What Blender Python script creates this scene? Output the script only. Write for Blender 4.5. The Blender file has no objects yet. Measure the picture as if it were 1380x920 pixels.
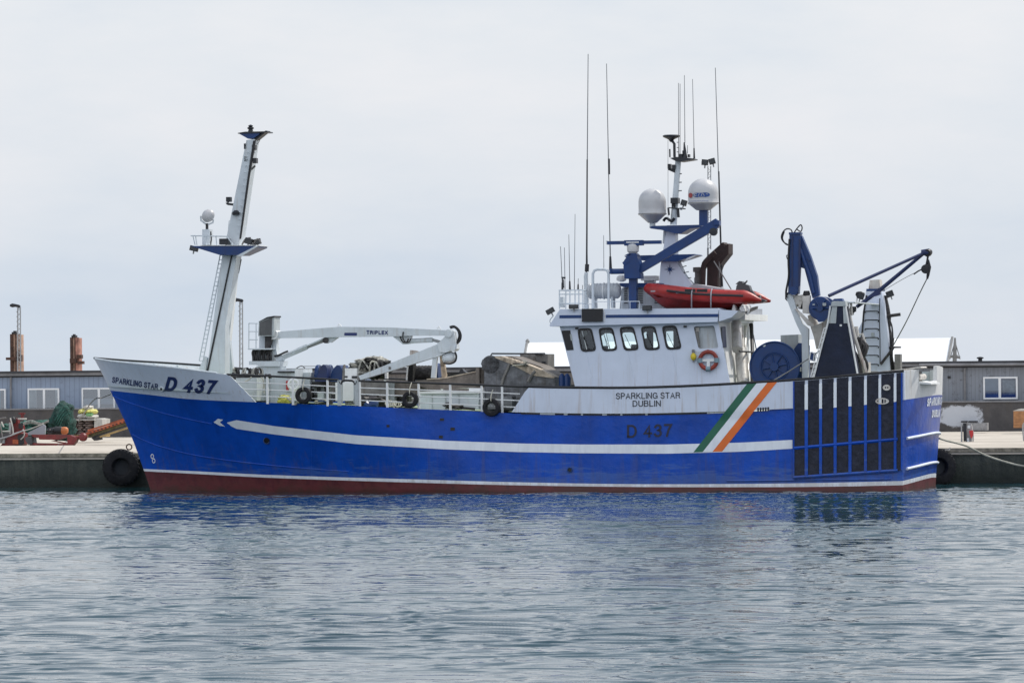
import bpy, bmesh, math, random
import numpy as np
from mathutils import Vector, Matrix
from mathutils.geometry import tessellate_polygon
random.seed(7)
sc = bpy.context.scene
COL = sc.collection

# ------------------------------------------------------------------ frame of the mooring
# metres; u runs along the quay and ship (bow -, stern +), v across (towards the quay +), z up from the water
D, EYE, YAW, FPX, YH = 150.0, 4.0, math.radians(12.5), 6240.0, 497.0
ROLL = -math.atan(13.5 / 1380.0)
PITCH = math.atan((YH - 460) / FPX)
CAMR = Matrix.Rotation(math.pi / 2 + PITCH, 3, 'X') @ Matrix.Rotation(ROLL, 3, 'Z')
UA = Vector((math.cos(YAW), -math.sin(YAW), 0)); VA = Vector((math.sin(YAW), math.cos(YAW), 0))
OW = Vector((0.24, D, 0)) + 3.9 * VA
MS = Matrix.Translation(OW) @ Matrix.Rotation(-YAW, 4, 'Z')
CS = Vector(((Vector((0, 0, EYE)) - OW).dot(UA), (Vector((0, 0, EYE)) - OW).dot(VA), EYE))
def ray(px, py):
    d = CAMR @ Vector(((px - 690) / FPX, -(py - 460) / FPX, -1))
    return Vector((d.dot(UA), d.dot(VA), d.z))
def S(px, py, v):                      # survey point of the photo on the plane v
    d = ray(px, py); return CS + d * ((v - CS.y) / d.y)
def G(px, py, z):                      # ... on a level z
    d = ray(px, py); return CS + d * ((z - CS.z) / d.z)
def PL(px, py, p, n):                  # ... on any plane
    d = ray(px, py); return CS + d * ((p - CS).dot(n) / d.dot(n))
def interp(tab, x):
    if x <= tab[0][0]: return tab[0][1]
    for (a, b), (c, d) in zip(tab, tab[1:]):
        if x <= c: return b + (d - b) * (x - a) / (c - a)
    return tab[-1][1]
def cosint(tab, x):                    # monotone-ish smooth interpolation (Catmull-Rom on a table)
    n = len(tab)
    if x <= tab[0][0]: return tab[0][1]
    if x >= tab[-1][0]: return tab[-1][1]
    for i in range(n - 1):
        if x <= tab[i + 1][0]:
            x0, y0 = tab[i]; x1, y1 = tab[i + 1]; h = x1 - x0; t = (x - x0) / h
            m0 = (y1 - tab[i - 1][1]) / (x1 - tab[i - 1][0]) if i > 0 else (y1 - y0) / h
            m1 = (tab[i + 2][1] - y0) / (tab[i + 2][0] - x0) if i + 2 < n else (y1 - y0) / h
            return (2*t**3-3*t*t+1)*y0+(t**3-2*t*t+t)*h*m0+(-2*t**3+3*t*t)*y1+(t**3-t*t)*h*m1
def smooth(pts, n=8):
    P = [Vector(p) for p in pts]; out = []
    for i in range(len(P) - 1):
        a = P[max(i-1, 0)]; b = P[i]; c = P[i+1]; d = P[min(i+2, len(P)-1)]
        for k in range(n):
            t = k / n
            out.append(0.5*((2*b)+(-a+c)*t+(2*a-5*b+4*c-d)*t*t+(-a+3*b-3*c+d)*t**3))
    out.append(P[-1]); return out

# ------------------------------------------------------------------ materials
MATS = {}
def nd(nt, typ, **kw):
    n = nt.nodes.new(typ)
    for k, v in kw.items():
        if k in n.inputs: n.inputs[k].default_value = v
        else: setattr(n, k, v)
    return n
def mixc(nt, fac, a, b, mode='MIX'):
    m = nt.nodes.new('ShaderNodeMix'); m.data_type = 'RGBA'; m.blend_type = mode
    for sock, val in ((m.inputs[0], fac), (m.inputs[6], a), (m.inputs[7], b)):
        if hasattr(val, 'is_output') or isinstance(val, bpy.types.NodeSocket): nt.links.new(val, sock)
        else: sock.default_value = val if not isinstance(val, tuple) else (*val[:3], 1)
    return m.outputs[2]
def ramp(nt, src, stops):
    r = nt.nodes.new('ShaderNodeValToRGB'); nt.links.new(src, r.inputs[0])
    e = r.color_ramp.elements
    while len(e) < len(stops): e.new(0.5)
    for i, (p, c) in enumerate(stops):
        e[i].position = p; e[i].color = (*c, 1) if isinstance(c, tuple) else (c, c, c, 1)
    return r.outputs[0]
def noise(nt, vec, scale, detail=4, rough=0.55, stretch=None, offset=0):
    mp = nt.nodes.new('ShaderNodeMapping'); nt.links.new(vec, mp.inputs[0])
    mp.inputs['Scale'].default_value = stretch or (1, 1, 1); mp.inputs['Location'].default_value = (offset, offset*1.7, offset*.6)
    n = nd(nt, 'ShaderNodeTexNoise', Scale=scale, Detail=detail, Roughness=rough)
    nt.links.new(mp.outputs[0], n.inputs['Vector']); return n.outputs['Fac']
def base_mat(name):
    m = bpy.data.materials.new(name); m.use_nodes = True; nt = m.node_tree
    b = nt.nodes['Principled BSDF']; tc = nt.nodes.new('ShaderNodeTexCoord')
    MATS[name] = m; return m, nt, b, tc.outputs['Object']
def paint(name, col, rough=0.45, var=0.12, streak=0.0, streakcol=(0.16, 0.07, 0.03), bump=0.0, bscale=1.2, metal=0.0, nscale=2.0,
          sstretch=(7, 7, .45), spec=0.5, grime=0.0, grimecol=(0.05, 0.045, 0.04)):
    m, nt, b, oc = base_mat(name)
    n1 = noise(nt, oc, nscale, 6, 0.6)
    dark = tuple(c * (1 - var * 1.6) for c in col); lite = tuple(min(1, c * (1 + var * 0.7)) for c in col)
    c = ramp(nt, n1, [(0.3, dark), (0.7, lite)])
    if grime:
        g = ramp(nt, noise(nt, oc, 5.0, 8, 0.7, offset=3), [(0.52, 0.0), (0.72, grime)])
        c = mixc(nt, g, c, grimecol)
    if streak:
        s = ramp(nt, noise(nt, oc, 1.0, 5, 0.65, sstretch, 9), [(0.54, 0.0), (0.74, streak)])
        c = mixc(nt, s, c, streakcol)
    nt.links.new(c, b.inputs['Base Color'])
    r = nt.nodes.new('ShaderNodeMapRange'); nt.links.new(n1, r.inputs[0]); r.inputs[3].default_value = max(0, rough - .1); r.inputs[4].default_value = min(1, rough + .12)
    nt.links.new(r.outputs[0], b.inputs['Roughness'])
    b.inputs['Metallic'].default_value = metal; b.inputs['Specular IOR Level'].default_value = spec
    if bump:
        bp = nd(nt, 'ShaderNodeBump', Strength=bump, Distance=0.05)
        nt.links.new(noise(nt, oc, bscale, 5, 0.6, offset=5), bp.inputs['Height']); nt.links.new(bp.outputs[0], b.inputs['Normal'])
    return m
paint('hull_blue', (0.002, 0.066, 0.43), 0.33, 0.20, 0.45, (0.004, 0.034, 0.20), 0.75, 1.3, nscale=0.7, sstretch=(2.2, 2.2, .25), spec=.30, grime=.2, grimecol=(0.01, 0.085, 0.36))
paint('gear_blue', (0.0012, 0.034, 0.150), 0.42, 0.15, 0.3, (0.01, 0.015, 0.06), nscale=3)
paint('dark_blue', (0.008, 0.02, 0.09), 0.45, 0.2)
paint('hull_white', (0.60, 0.66, 0.78), 0.4, 0.05, 0.30, (0.42, 0.44, 0.48), 0.25, 0.8, nscale=1.0, sstretch=(3, 3, .35))
paint('stern_white', (0.70, 0.70, 0.70), 0.5, 0.07, 0.5, (0.40, 0.33, 0.24), 0.3, 1.5, nscale=1.6, grime=.15, grimecol=(.35, .25, .15))
paint('stripe_white', (0.78, 0.82, 0.88), 0.45, 0.05, 0.10, (0.5, 0.53, 0.6))
paint('boot_red', (0.105, 0.018, 0.026), 0.5, 0.2, 0.4, (0.05, 0.03, 0.03), 0.3, 3.0, nscale=2.5, grime=.4, grimecol=(0.05, 0.03, .025))
paint('gear_white', (0.57, 0.62, 0.66), 0.42, 0.07, 0.45, (0.36, 0.30, 0.24), nscale=2.5, sstretch=(9, 9, .8))
paint('bright_white', (0.74, 0.75, 0.75), 0.5, 0.06, 0.3, (0.45, 0.38, 0.3))
paint('casing_grey', (0.42, 0.46, 0.47), 0.5, 0.12, 0.5, (0.22, 0.17, 0.13), grime=.3)
paint('dome_white', (0.50, 0.50, 0.51), 0.35, 0.05, 0.25, (0.42, 0.38, 0.36), nscale=4)
paint('rust_white', (0.60, 0.57, 0.53), 0.55, 0.12, 0.8, (0.22, 0.10, 0.05), nscale=4, grime=.5, grimecol=(.15, .1, .07))
paint('rubber_panel', (0.026, 0.030, 0.048), 0.62, 0.3, 0.5, (0.035, 0.033, 0.036), 0.6, 8, nscale=5, spec=.25, grime=.35, grimecol=(0.045, 0.04, 0.045))
paint('tower_dark', (0.012, 0.018, 0.042), 0.55, 0.25, 0.35, (0.03, 0.035, 0.05), 0.3, 4, spec=.3)
paint('black', (0.012, 0.012, 0.015), 0.5, 0.3)
paint('rubber', (0.020, 0.020, 0.023), 0.75, 0.35, 0, bump=0.4, bscale=20, spec=.25, grime=.4, grimecol=(.07, .065, .06))
paint('black_metal', (0.02, 0.022, 0.028), 0.4, 0.3, metal=0.2)
paint('hydraulic_black', (0.03, 0.028, 0.03), 0.6, 0.5, nscale=14, grime=.5, grimecol=(.18, .16, .15))
paint('funnel_brown', (0.030, 0.015, 0.015), 0.75, 0.35, 0.4, (0.07, 0.03, 0.025), 0.4, 6, nscale=5)
paint('steel_grey', (0.20, 0.19, 0.18), 0.55, 0.25, 0.6, (0.08, 0.055, 0.04), 0.4, 3, nscale=2.5, grime=.5)
paint('hopper_steel', (0.150, 0.155, 0.17), 0.5, 0.45, 0.8, (0.07, 0.055, 0.045), 0.8, 2.2, metal=0.25, nscale=3.0, grime=.7, grimecol=(.06,.055,.05))
paint('hopper_rust', (0.52, 0.43, 0.33), 0.6, 0.3, 0.5, (0.14, 0.06, 0.03), 0.5, 9, nscale=6, grime=.8, grimecol=(.07, .045, .03))
paint('ramp_brown', (0.16, 0.135, 0.115), 0.6, 0.3, 0.6, (0.07, 0.05, 0.035), 0.5, 3, nscale=3, grime=.5)
paint('duct_alu', (0.62, 0.60, 0.56), 0.38, 0.12, 0.6, (0.30, 0.22, 0.15), metal=0.35, nscale=4)
paint('green_stripe', (0.02, 0.13, 0.075), 0.5, 0.1)
paint('orange_stripe', (0.75, 0.16, 0.025), 0.5, 0.1)
paint('navy_letter', (0.015, 0.03, 0.13), 0.5, 0.15)
paint('ink_letter', (0.02, 0.022, 0.03), 0.5, 0.2)
paint('dark_number', (0.012, 0.016, 0.045), 0.5, 0.2)
paint('dinghy_red', (0.36, 0.018, 0.014), 0.42, 0.18, 0.4, (0.22, 0.015, 0.015), 0.25, 5, nscale=4, grime=.3, grimecol=(.2, .03, .02))
paint('dinghy_keel', (0.24, 0.012, 0.012), 0.5, 0.3, 0.4, (0.10, 0.02, 0.02), 0.3, 4)  # darker copy of the tube red; shade of the underside put into the colour
paint('tarp_grey', (0.36, 0.35, 0.38), 0.7, 0.15, bump=.5, bscale=6)
paint('motor_grey', (0.045, 0.047, 0.055), 0.35, 0.2)
paint('buoy_orange', (0.27, 0.035, 0.022), 0.5, 0.25, grime=.5, grimecol=(.2, .05, .03))
paint('strap_blue', (0.20, 0.29, 0.34), 0.7, 0.1)
paint('yellow', (0.62, 0.48, 0.03), 0.5, 0.15)
paint('yellow_net', (0.50, 0.48, 0.10), 0.8, 0.4, bump=1, bscale=20)
paint('deck_green', (0.30, 0.38, 0.22), 0.7, 0.25, grime=.5)
paint('raft_shell', (0.42, 0.44, 0.46), 0.4, 0.08, 0.3, (0.3, 0.3, 0.3))
paint('rope_white', (0.52, 0.50, 0.42), 0.85, 0.25, bump=.6, bscale=30)
paint('rope_dark', (0.05, 0.048, 0.05), 0.85, 0.5, nscale=12, bump=.6, bscale=20, grime=.5, grimecol=(.2, .19, .18))
paint('cabinet_grey', (0.085, 0.087, 0.09), 0.5, 0.2, 0.4, (0.2, 0.2, 0.2))
paint('net_dark', (0.012, 0.013, 0.014), 0.9, 0.5, nscale=14, bump=1, bscale=18, grime=.3, grimecol=(.10, .09, .07))
paint('net_light', (0.50, 0.49, 0.44), 0.85, 0.45, nscale=10, bump=1, bscale=18, grime=.7, grimecol=(.08, .07, .06))
paint('net_grey', (0.16, 0.165, 0.15), 0.85, 0.45, nscale=10, bump=1, bscale=18, grime=.6)
paint('net_green', (0.012, 0.060, 0.048), 0.85, 0.45, nscale=8, bump=1, bscale=14, grime=.5, grimecol=(.05, .12, .10))
paint('net_teal', (0.03, 0.13, 0.10), 0.85, 0.5, nscale=10, bump=1, bscale=14, grime=.6, grimecol=(.2, .28, .24))
paint('float_orange', (0.55, 0.17, 0.05), 0.5, 0.2)
paint('machine_red', (0.17, 0.014, 0.014), 0.5, 0.3, 0.4, (0.07, 0.02, 0.02), nscale=4, grime=.4, grimecol=(.12, .05, .04))
paint('rail_orange', (0.45, 0.10, 0.035), 0.6, 0.3, 0.4, (0.16, 0.05, 0.03), nscale=4)
paint('belt_olive', (0.16, 0.14, 0.07), 0.8, 0.35, nscale=5)
paint('wood_yellow', (0.42, 0.28, 0.11), 0.7, 0.3)
paint('board_grey', (0.32, 0.34, 0.38), 0.7, 0.1)
paint('sack_brown', (0.24, 0.185, 0.165), 0.8, 0.25, bump=.8, bscale=9, nscale=6)
paint('sack_wrap', (0.52, 0.50, 0.46), 0.6, 0.2, bump=.6, bscale=9)
paint('sack_yellow', (0.62, 0.58, 0.16), 0.6, 0.2, bump=.6, bscale=9)
paint('sack_green', (0.16, 0.34, 0.14), 0.6, 0.3, bump=.6, bscale=9)
paint('crate_wood', (0.42, 0.20, 0.085), 0.7, 0.25, 0.3, (0.2, 0.1, 0.05), nscale=5)
paint('pile_rust', (0.085, 0.040, 0.026), 0.8, 0.5, 0.7, (0.035, 0.025, 0.02), 0.6, 4, nscale=3)
paint('pile_pale', (0.46, 0.30, 0.22), 0.8, 0.3, 0.7, (0.16, 0.06, 0.04), 0.5, 4, nscale=3)
paint('pile_red', (0.42, 0.20, 0.15), 0.8, 0.4, 0.6, (0.12, 0.04, 0.03), 0.5, 4, nscale=3)
paint('galvanised', (0.34, 0.35, 0.36), 0.5, 0.15, metal=.3)
paint('aerial_grey', (0.16, 0.165, 0.175), 0.5, 0.2)
paint('post_grey', (0.22, 0.22, 0.22), 0.6, 0.2)
paint('pedestal_grey', (0.30, 0.30, 0.31), 0.6, 0.3, grime=.6)
paint('sign_red', (0.45, 0.03, 0.03), 0.5, 0.1)
paint('window_white', (0.76, 0.77, 0.78), 0.45, 0.04, 0.1, (.4, .4, .4))
paint('roof_dark', (0.045, 0.047, 0.055), 0.8, 0.25)
paint('fascia_grey', (0.20, 0.20, 0.21), 0.6, 0.2, 0.3, (0.1, 0.09, 0.08))
paint('curtain', (0.42, 0.43, 0.42), 0.9, 0.25, bump=1.0, bscale=10, sstretch=(20, 20, .3), streak=.5, streakcol=(.2, .2, .2))
paint('blind_blue', (0.08, 0.13, 0.26), 0.8, 0.1)
paint('blind_pale', (0.28, 0.33, 0.38), 0.8, 0.1)
paint('poster', (0.30, 0.32, 0.33), 0.7, 0.5, nscale=4)
paint('room_dark', (0.02, 0.025, 0.04), 0.8, 0.3)
paint('hall_white', (0.86, 0.87, 0.87), 0.5, 0.01)
paint('interior_dark', (0.030, 0.034, 0.040), 0.8, 0.3)
paint('logo_red', (0.36, 0.05, 0.05), 0.5, 0.1)
paint('logo_blue', (0.015, 0.07, 0.28), 0.5, 0.1)
paint('ground_sand', (0.40, 0.37, 0.32), 0.9, 0.12)

def glass(name, tint, refl=0.25, rough=0.03):
    m = bpy.data.materials.new(name); m.use_nodes = True; nt = m.node_tree; nt.nodes.clear(); MATS[name] = m
    out = nt.nodes.new('ShaderNodeOutputMaterial'); t = nd(nt, 'ShaderNodeBsdfTransparent', Color=(*tint, 1))
    g = nd(nt, 'ShaderNodeBsdfGlossy', Roughness=rough, Color=(.9, .95, 1, 1)); mx = nt.nodes.new('ShaderNodeMixShader')
    fr = nd(nt, 'ShaderNodeFresnel', IOR=1.5); ad = nd(nt, 'ShaderNodeMath', operation='MULTIPLY_ADD')
    nt.links.new(fr.outputs[0], ad.inputs[0]); ad.inputs[1].default_value = 1.0; ad.inputs[2].default_value = refl
    nt.links.new(ad.outputs[0], mx.inputs[0]); nt.links.new(t.outputs[0], mx.inputs[1]); nt.links.new(g.outputs[0], mx.inputs[2])
    nt.links.new(mx.outputs[0], out.inputs[0])
glass('cabin_glass', (0.88, 0.96, 0.96), 0.02)
glass('house_glass', (0.6, 0.68, 0.75), 0.16)
glass('lamp_glass', (0.10, 0.10, 0.11), 0.02, .25)

def cladding(name, col, col2, pitch, wear=0.2):
    m, nt, b, oc = base_mat(name)
    w = nd(nt, 'ShaderNodeTexWave', Scale=1.0 / pitch * 0.31831 * 3.1416 / 2 / 1.0, Distortion=0.0, Detail=0.0); w.wave_profile = 'SAW'
    w.inputs['Scale'].default_value = 0.31 / pitch
    nt.links.new(oc, w.inputs['Vector'])
    c = ramp(nt, w.outputs['Fac'], [(0.0, tuple(x*.62 for x in col)), (0.12, col), (0.9, col), (1.0, tuple(x*.75 for x in col))])
    c = mixc(nt, ramp(nt, noise(nt, oc, 1.0, 6, .65, (4, 4, .25)), [(.45, 0.0), (.7, wear * 2)]), c, col2)
    c = mixc(nt, ramp(nt, noise(nt, oc, 3.2, 8, .75, offset=4), [(.56, 0.0), (.66, wear * 2.5)]), c, tuple(x*.5 for x in col2))
    nt.links.new(c, b.inputs['Base Color']); b.inputs['Roughness'].default_value = .8
    bp = nd(nt, 'ShaderNodeBump', Strength=.5, Distance=.02); nt.links.new(w.outputs['Fac'], bp.inputs['Height']); nt.links.new(bp.outputs[0], b.inputs['Normal'])
cladding('clad_blue', (0.235, 0.29, 0.385), (0.15, 0.17, 0.21), 0.22, .15)
cladding('clad_grey', (0.23, 0.25, 0.285), (0.16, 0.165, 0.18), 0.16, .3)
cladding('clad_brown', (0.17, 0.155, 0.145), (0.10, 0.09, 0.085), 0.2, .25)

def flood_concrete():
    m, nt, b, oc = base_mat('flood_concrete')
    c = ramp(nt, noise(nt, oc, 1.3, 8, .7), [(.3, (.050, .048, .050)), (.7, (.10, .093, .092))])
    c = mixc(nt, ramp(nt, noise(nt, oc, 1.0, 6, .6, (1.5, 1.5, .3), 2), [(.5, 0.), (.75, .5)]), c, (.10, .085, .07))
    # old whitewash: a patch that fades out with ragged edges at the right-hand end
    sx = nt.nodes.new('ShaderNodeSeparateXYZ'); nt.links.new(oc, sx.inputs[0])
    def win(sock, lo, hi, s):
        a = nd(nt, 'ShaderNodeMapRange'); nt.links.new(sock, a.inputs[0]); a.inputs[1].default_value = lo - s; a.inputs[2].default_value = lo + s
        e = nd(nt, 'ShaderNodeMapRange'); nt.links.new(sock, e.inputs[0]); e.inputs[1].default_value = hi + s; e.inputs[2].default_value = hi - s
        k = nd(nt, 'ShaderNodeMath', operation='MULTIPLY'); nt.links.new(a.outputs[0], k.inputs[0]); nt.links.new(e.outputs[0], k.inputs[1]); return k.outputs[0]
    k = nd(nt, 'ShaderNodeMath', operation='MULTIPLY')
    nt.links.new(win(sx.outputs[0], PATCH[0], PATCH[1], .7), k.inputs[0]); nt.links.new(win(sx.outputs[2], PATCH[2], PATCH[3], .22), k.inputs[1])
    k2 = nd(nt, 'ShaderNodeMath', operation='MULTIPLY_ADD'); nt.links.new(noise(nt, oc, 3.5, 8, .75), k2.inputs[0]); k2.inputs[1].default_value = 1.1
    kk = nd(nt, 'ShaderNodeMath', operation='SUBTRACT'); nt.links.new(k.outputs[0], kk.inputs[0]); kk.inputs[1].default_value = .62
    nt.links.new(kk.outputs[0], k2.inputs[2])
    c = mixc(nt, ramp(nt, k2.outputs[0], [(.45, 0.), (.62, 1.)]), c, (.48, .50, .54))
    nt.links.new(c, b.inputs['Base Color']); b.inputs['Roughness'].default_value = .9
    bp = nd(nt, 'ShaderNodeBump', Strength=.6, Distance=.04); nt.links.new(noise(nt, oc, 5, 8, .7), bp.inputs['Height']); nt.links.new(bp.outputs[0], b.inputs['Normal'])
_a = S(1262, 545, 45); _b = S(1326, 575, 45); PATCH = (_a.x, _b.x, _b.z, _a.z)
flood_concrete()
def quay_mats():
    m, nt, b, oc = base_mat('quay_top')
    c = ramp(nt, noise(nt, oc, .35, 8, .65), [(.3, (.40, .355, .30)), (.7, (.58, .53, .46))])
    c = mixc(nt, ramp(nt, noise(nt, oc, 1.0, 6, .6, (.22, 1.1, 1), 2), [(.45, 0.), (.7, .7)]), c, (.30, .265, .22))
    c = mixc(nt, ramp(nt, noise(nt, oc, 2.5, 8, .75, (.5, 1.0, 1), 6), [(.55, 0.), (.66, .8)]), c, (.20, .18, .15))
    nt.links.new(c, b.inputs['Base Color']); b.inputs['Roughness'].default_value = .95
    m, nt, b, oc = base_mat('quay_edge')
    c = ramp(nt, noise(nt, oc, 3, 8, .7), [(.35, (.10, .09, .065)), (.65, (.40, .36, .29))])
    nt.links.new(c, b.inputs['Base Color']); b.inputs['Roughness'].default_value = .95
    m, nt, b, oc = base_mat('quay_wall')
    sx = nt.nodes.new('ShaderNodeSeparateXYZ'); nt.links.new(oc, sx.inputs[0])
    c = ramp(nt, noise(nt, oc, 2.0, 8, .7), [(.3, (.016, .022, .021)), (.7, (.060, .070, .060))])
    c = mixc(nt, ramp(nt, noise(nt, oc, 1.0, 6, .7, (3, 3, .5), 2), [(.5, 0.), (.72, .7)]), c, (.10, .105, .085))
    zr = nd(nt, 'ShaderNodeMapRange'); nt.links.new(sx.outputs[2], zr.inputs[0]); zr.inputs[1].default_value = 0.75; zr.inputs[2].default_value = 0.05
    mlt = nd(nt, 'ShaderNodeMath', operation='MULTIPLY'); mlt.inputs[1].default_value = .9; nt.links.new(zr.outputs[0], mlt.inputs[0])
    c = mixc(nt, mlt.outputs[0], c, (.008, .014, .010))
    nt.links.new(c, b.inputs['Base Color']); b.inputs['Roughness'].default_value = .7
    bp = nd(nt, 'ShaderNodeBump', Strength=.8, Distance=.05); nt.links.new(noise(nt, oc, 4, 8, .7), bp.inputs['Height']); nt.links.new(bp.outputs[0], b.inputs['Normal'])
quay_mats()
def weather(name, zlo, zhi, col, amount, scale=1.0, stretch=(2, 2, .4), lo=.5, hi=.62, off=0):
    # a further worn layer between two heights on an existing paint
    nt = MATS[name].node_tree; b = nt.nodes['Principled BSDF']; src = b.inputs['Base Color'].links[0].from_socket
    tc = nt.nodes.new('ShaderNodeTexCoord'); sx = nt.nodes.new('ShaderNodeSeparateXYZ'); nt.links.new(tc.outputs['Object'], sx.inputs[0])
    mr = nt.nodes.new('ShaderNodeMapRange'); nt.links.new(sx.outputs[2], mr.inputs[0]); mr.inputs[1].default_value = zhi; mr.inputs[2].default_value = zlo
    n = noise(nt, tc.outputs['Object'], scale, 8, .7, stretch, off); ad = nd(nt, 'ShaderNodeMath', operation='MULTIPLY_ADD'); nt.links.new(mr.outputs[0], ad.inputs[0]); ad.inputs[1].default_value = .35; nt.links.new(n, ad.inputs[2])
    m = nd(nt, 'ShaderNodeMath', operation='MULTIPLY'); nt.links.new(ramp(nt, ad.outputs[0], [(lo, 0.), (hi, amount)]), m.inputs[0]); 
    g = nd(nt, 'ShaderNodeMath', operation='GREATER_THAN'); nt.links.new(mr.outputs[0], g.inputs[0]); g.inputs[1].default_value = .001; nt.links.new(g.outputs[0], m.inputs[1])
    nt.links.new(mixc(nt, m.outputs[0], src, col), b.inputs['Base Color'])
weather('boot_red', -.05, .32, (.020, .022, .016), .85, 1.6, (1, 1, 1.2), .62, .80)
weather('boot_red', .0, .7, (.16, .04, .035), .35, 3.0, (1, 1, .5), .62, .72, 4)
weather('stripe_white', .2, .9, (.42, .37, .32), .5, 2.2, (2, 2, .5), .74, .88, 2)
weather('stripe_white', 1.2, 3.4, (.55, .58, .66), .3, 1.0, (4, 4, .5), .76, .90, 8)
weather('hull_blue', .3, 1.4, (.06, .13, .36), .55, 2.4, (.35, .35, 2.4), .70, .80, 3)
weather('hull_blue', .3, 3.4, (.07, .07, .13), .30, 1.0, (5, 5, .22), .77, .90, 7)
weather('hull_white', 2.4, 8.5, (.36, .27, .20), .45, 1.0, (7, 7, .3), .84, .98, 5)
def water_mat():
    m, nt, b, oc = base_mat('water')
    c = ramp(nt, noise(nt, oc, .06, 4, .6), [(.3, (.005, .030, .040)), (.7, (.012, .046, .056))])
    nt.links.new(c, b.inputs['Base Color']); b.inputs['Roughness'].default_value = .02; b.inputs['IOR'].default_value = 1.333
    bp = nd(nt, 'ShaderNodeBump', Strength=.30, Distance=.010)
    nt.links.new(noise(nt, oc, 6.0, 3, .6, (1, .8, 1)), bp.inputs['Height']); nt.links.new(bp.outputs[0], b.inputs['Normal'])
water_mat()

# ------------------------------------------------------------------ mesh builder
ORG = {}
class MB:
    def __init__(s, mat=None): s.v = []; s.f = []; s.m = []; s.cur = mat; s.recalc = True
    def mat(s, n): s.cur = n; return s
    def face(s, idx): s.f.append(tuple(idx)); s.m.append(s.cur)
    def add(s, pts): k = len(s.v); s.v += [Vector(p) for p in pts]; return k
    def box(s, a, b):
        (x0, y0, z0), (x1, y1, z1) = a, b
        k = s.add([(x0,y0,z0),(x1,y0,z0),(x1,y1,z0),(x0,y1,z0),(x0,y0,z1),(x1,y0,z1),(x1,y1,z1),(x0,y1,z1)])
        for q in ((0,3,2,1),(4,5,6,7),(0,1,5,4),(1,2,6,5),(2,3,7,6),(3,0,4,7)): s.face([k+i for i in q])
        return s
    def boxpx(s, x0, y0, x1, y1, v0, v1):        # box whose near face is the photo rectangle on plane v0
        a = S(x0, (y0+y1)/2, v0); b = S(x1, (y0+y1)/2, v0); c = S((x0+x1)/2, y0, v0); d = S((x0+x1)/2, y1, v0)
        return s.box((a.x, v0, d.z), (b.x, v1, c.z))
    def prism(s, uz, v0, v1):                    # polygon in (u,z) extruded from v0 to v1
        n = len(uz); k = s.add([(p[0], v0, p[1]) for p in uz] + [(p[0], v1, p[1]) for p in uz])
        tri = tessellate_polygon([[Vector((p[0], p[1], 0)) for p in uz]])
        if n <= 4: s.face(range(k, k+n)); s.face(range(k+2*n-1, k+n-1, -1))
        else:
            for t in tri: s.face([k+i for i in t]); s.face([k+n+i for i in reversed(t)])
        for i in range(n): j = (i+1) % n; s.face((k+i, k+j, k+n+j, k+n+i))
        return s
    def prismpx(s, pts, v0, v1):
        return s.prism([(q.x, q.z) for q in (S(x, y, v0) for x, y in pts)], v0, v1)
    def tube(s, pts, r, n=8, cap=True, flat=1.0):
        P = [Vector(p) for p in pts]; R = r if isinstance(r, (list, tuple)) else [r]*len(P)
        k0 = len(s.v); up = None
        for i, p in enumerate(P):
            t = (P[min(i+1, len(P)-1)] - P[max(i-1, 0)])
            if t.length < 1e-9: t = Vector((1, 0, 0))
            t.normalize()
            if up is None:
                a = Vector((0, 0, 1)) if abs(t.z) < .9 else Vector((0, 1, 0)); up = t.cross(a).normalized()
            up = (up - t * up.dot(t)); up = up.normalized() if up.length > 1e-6 else t.orthogonal().normalized()
            w = t.cross(up)
            for j in range(n):
                a = 2*math.pi*j/n; s.v.append(p + (up*math.cos(a) + w*math.sin(a)*flat)*R[i])
        for i in range(len(P)-1):
            for j in range(n):
                a = k0+i*n+j; b = k0+i*n+(j+1) % n; s.face((a, b, b+n, a+n))
        if cap: s.face([k0+j for j in reversed(range(n))]); s.face([k0+(len(P)-1)*n+j for j in range(n)])
        return s
    def tubepx(s, pts, v, r, n=8, sm=0):
        V = v if isinstance(v, (list, tuple)) else [v]*len(pts)
        P = [S(x, y, vv) for (x, y), vv in zip(pts, V)]
        if sm: P = smooth(P, sm)
        return s.tube(P, r, n)
    def lathe(s, prof, c=(0,0,0), axis=(0,0,1), n=24):   # prof: (radius, height)
        ax = Vector(axis).normalized(); e1 = ax.orthogonal().normalized(); e2 = ax.cross(e1); c = Vector(c); k0 = len(s.v)
        for r, h in prof:
            for j in range(n):
                a = 2*math.pi*j/n; s.v.append(c + ax*h + (e1*math.cos(a)+e2*math.sin(a))*max(r, 1e-4))
        for i in range(len(prof)-1):
            for j in range(n):
                a = k0+i*n+j; b = k0+i*n+(j+1) % n; s.face((a, b, b+n, a+n))
        s.face([k0+j for j in reversed(range(n))]); s.face([k0+(len(prof)-1)*n+j for j in range(n)])
        return s
    def torus(s, c, axis, R, r, n=28, m=12, flat=1.0, a0=0, a1=2*math.pi):
        ax = Vector(axis).normalized(); e1 = ax.orthogonal().normalized(); e2 = ax.cross(e1); c = Vector(c); k0 = len(s.v)
        full = abs(a1-a0-2*math.pi) < 1e-6; N = n if full else n+1
        for i in range(N):
            a = a0+(a1-a0)*i/n; d = e1*math.cos(a)+e2*math.sin(a)
            for j in range(m):
                b = 2*math.pi*j/m; s.v.append(c + d*(R+r*math.cos(b)) + ax*(r*flat*math.sin(b)))
        for i in range(n):
            for j in range(m):
                i2 = (i+1) % N; s.face((k0+i*m+j, k0+i2*m+j, k0+i2*m+(j+1) % m, k0+i*m+(j+1) % m))
        return s
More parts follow.
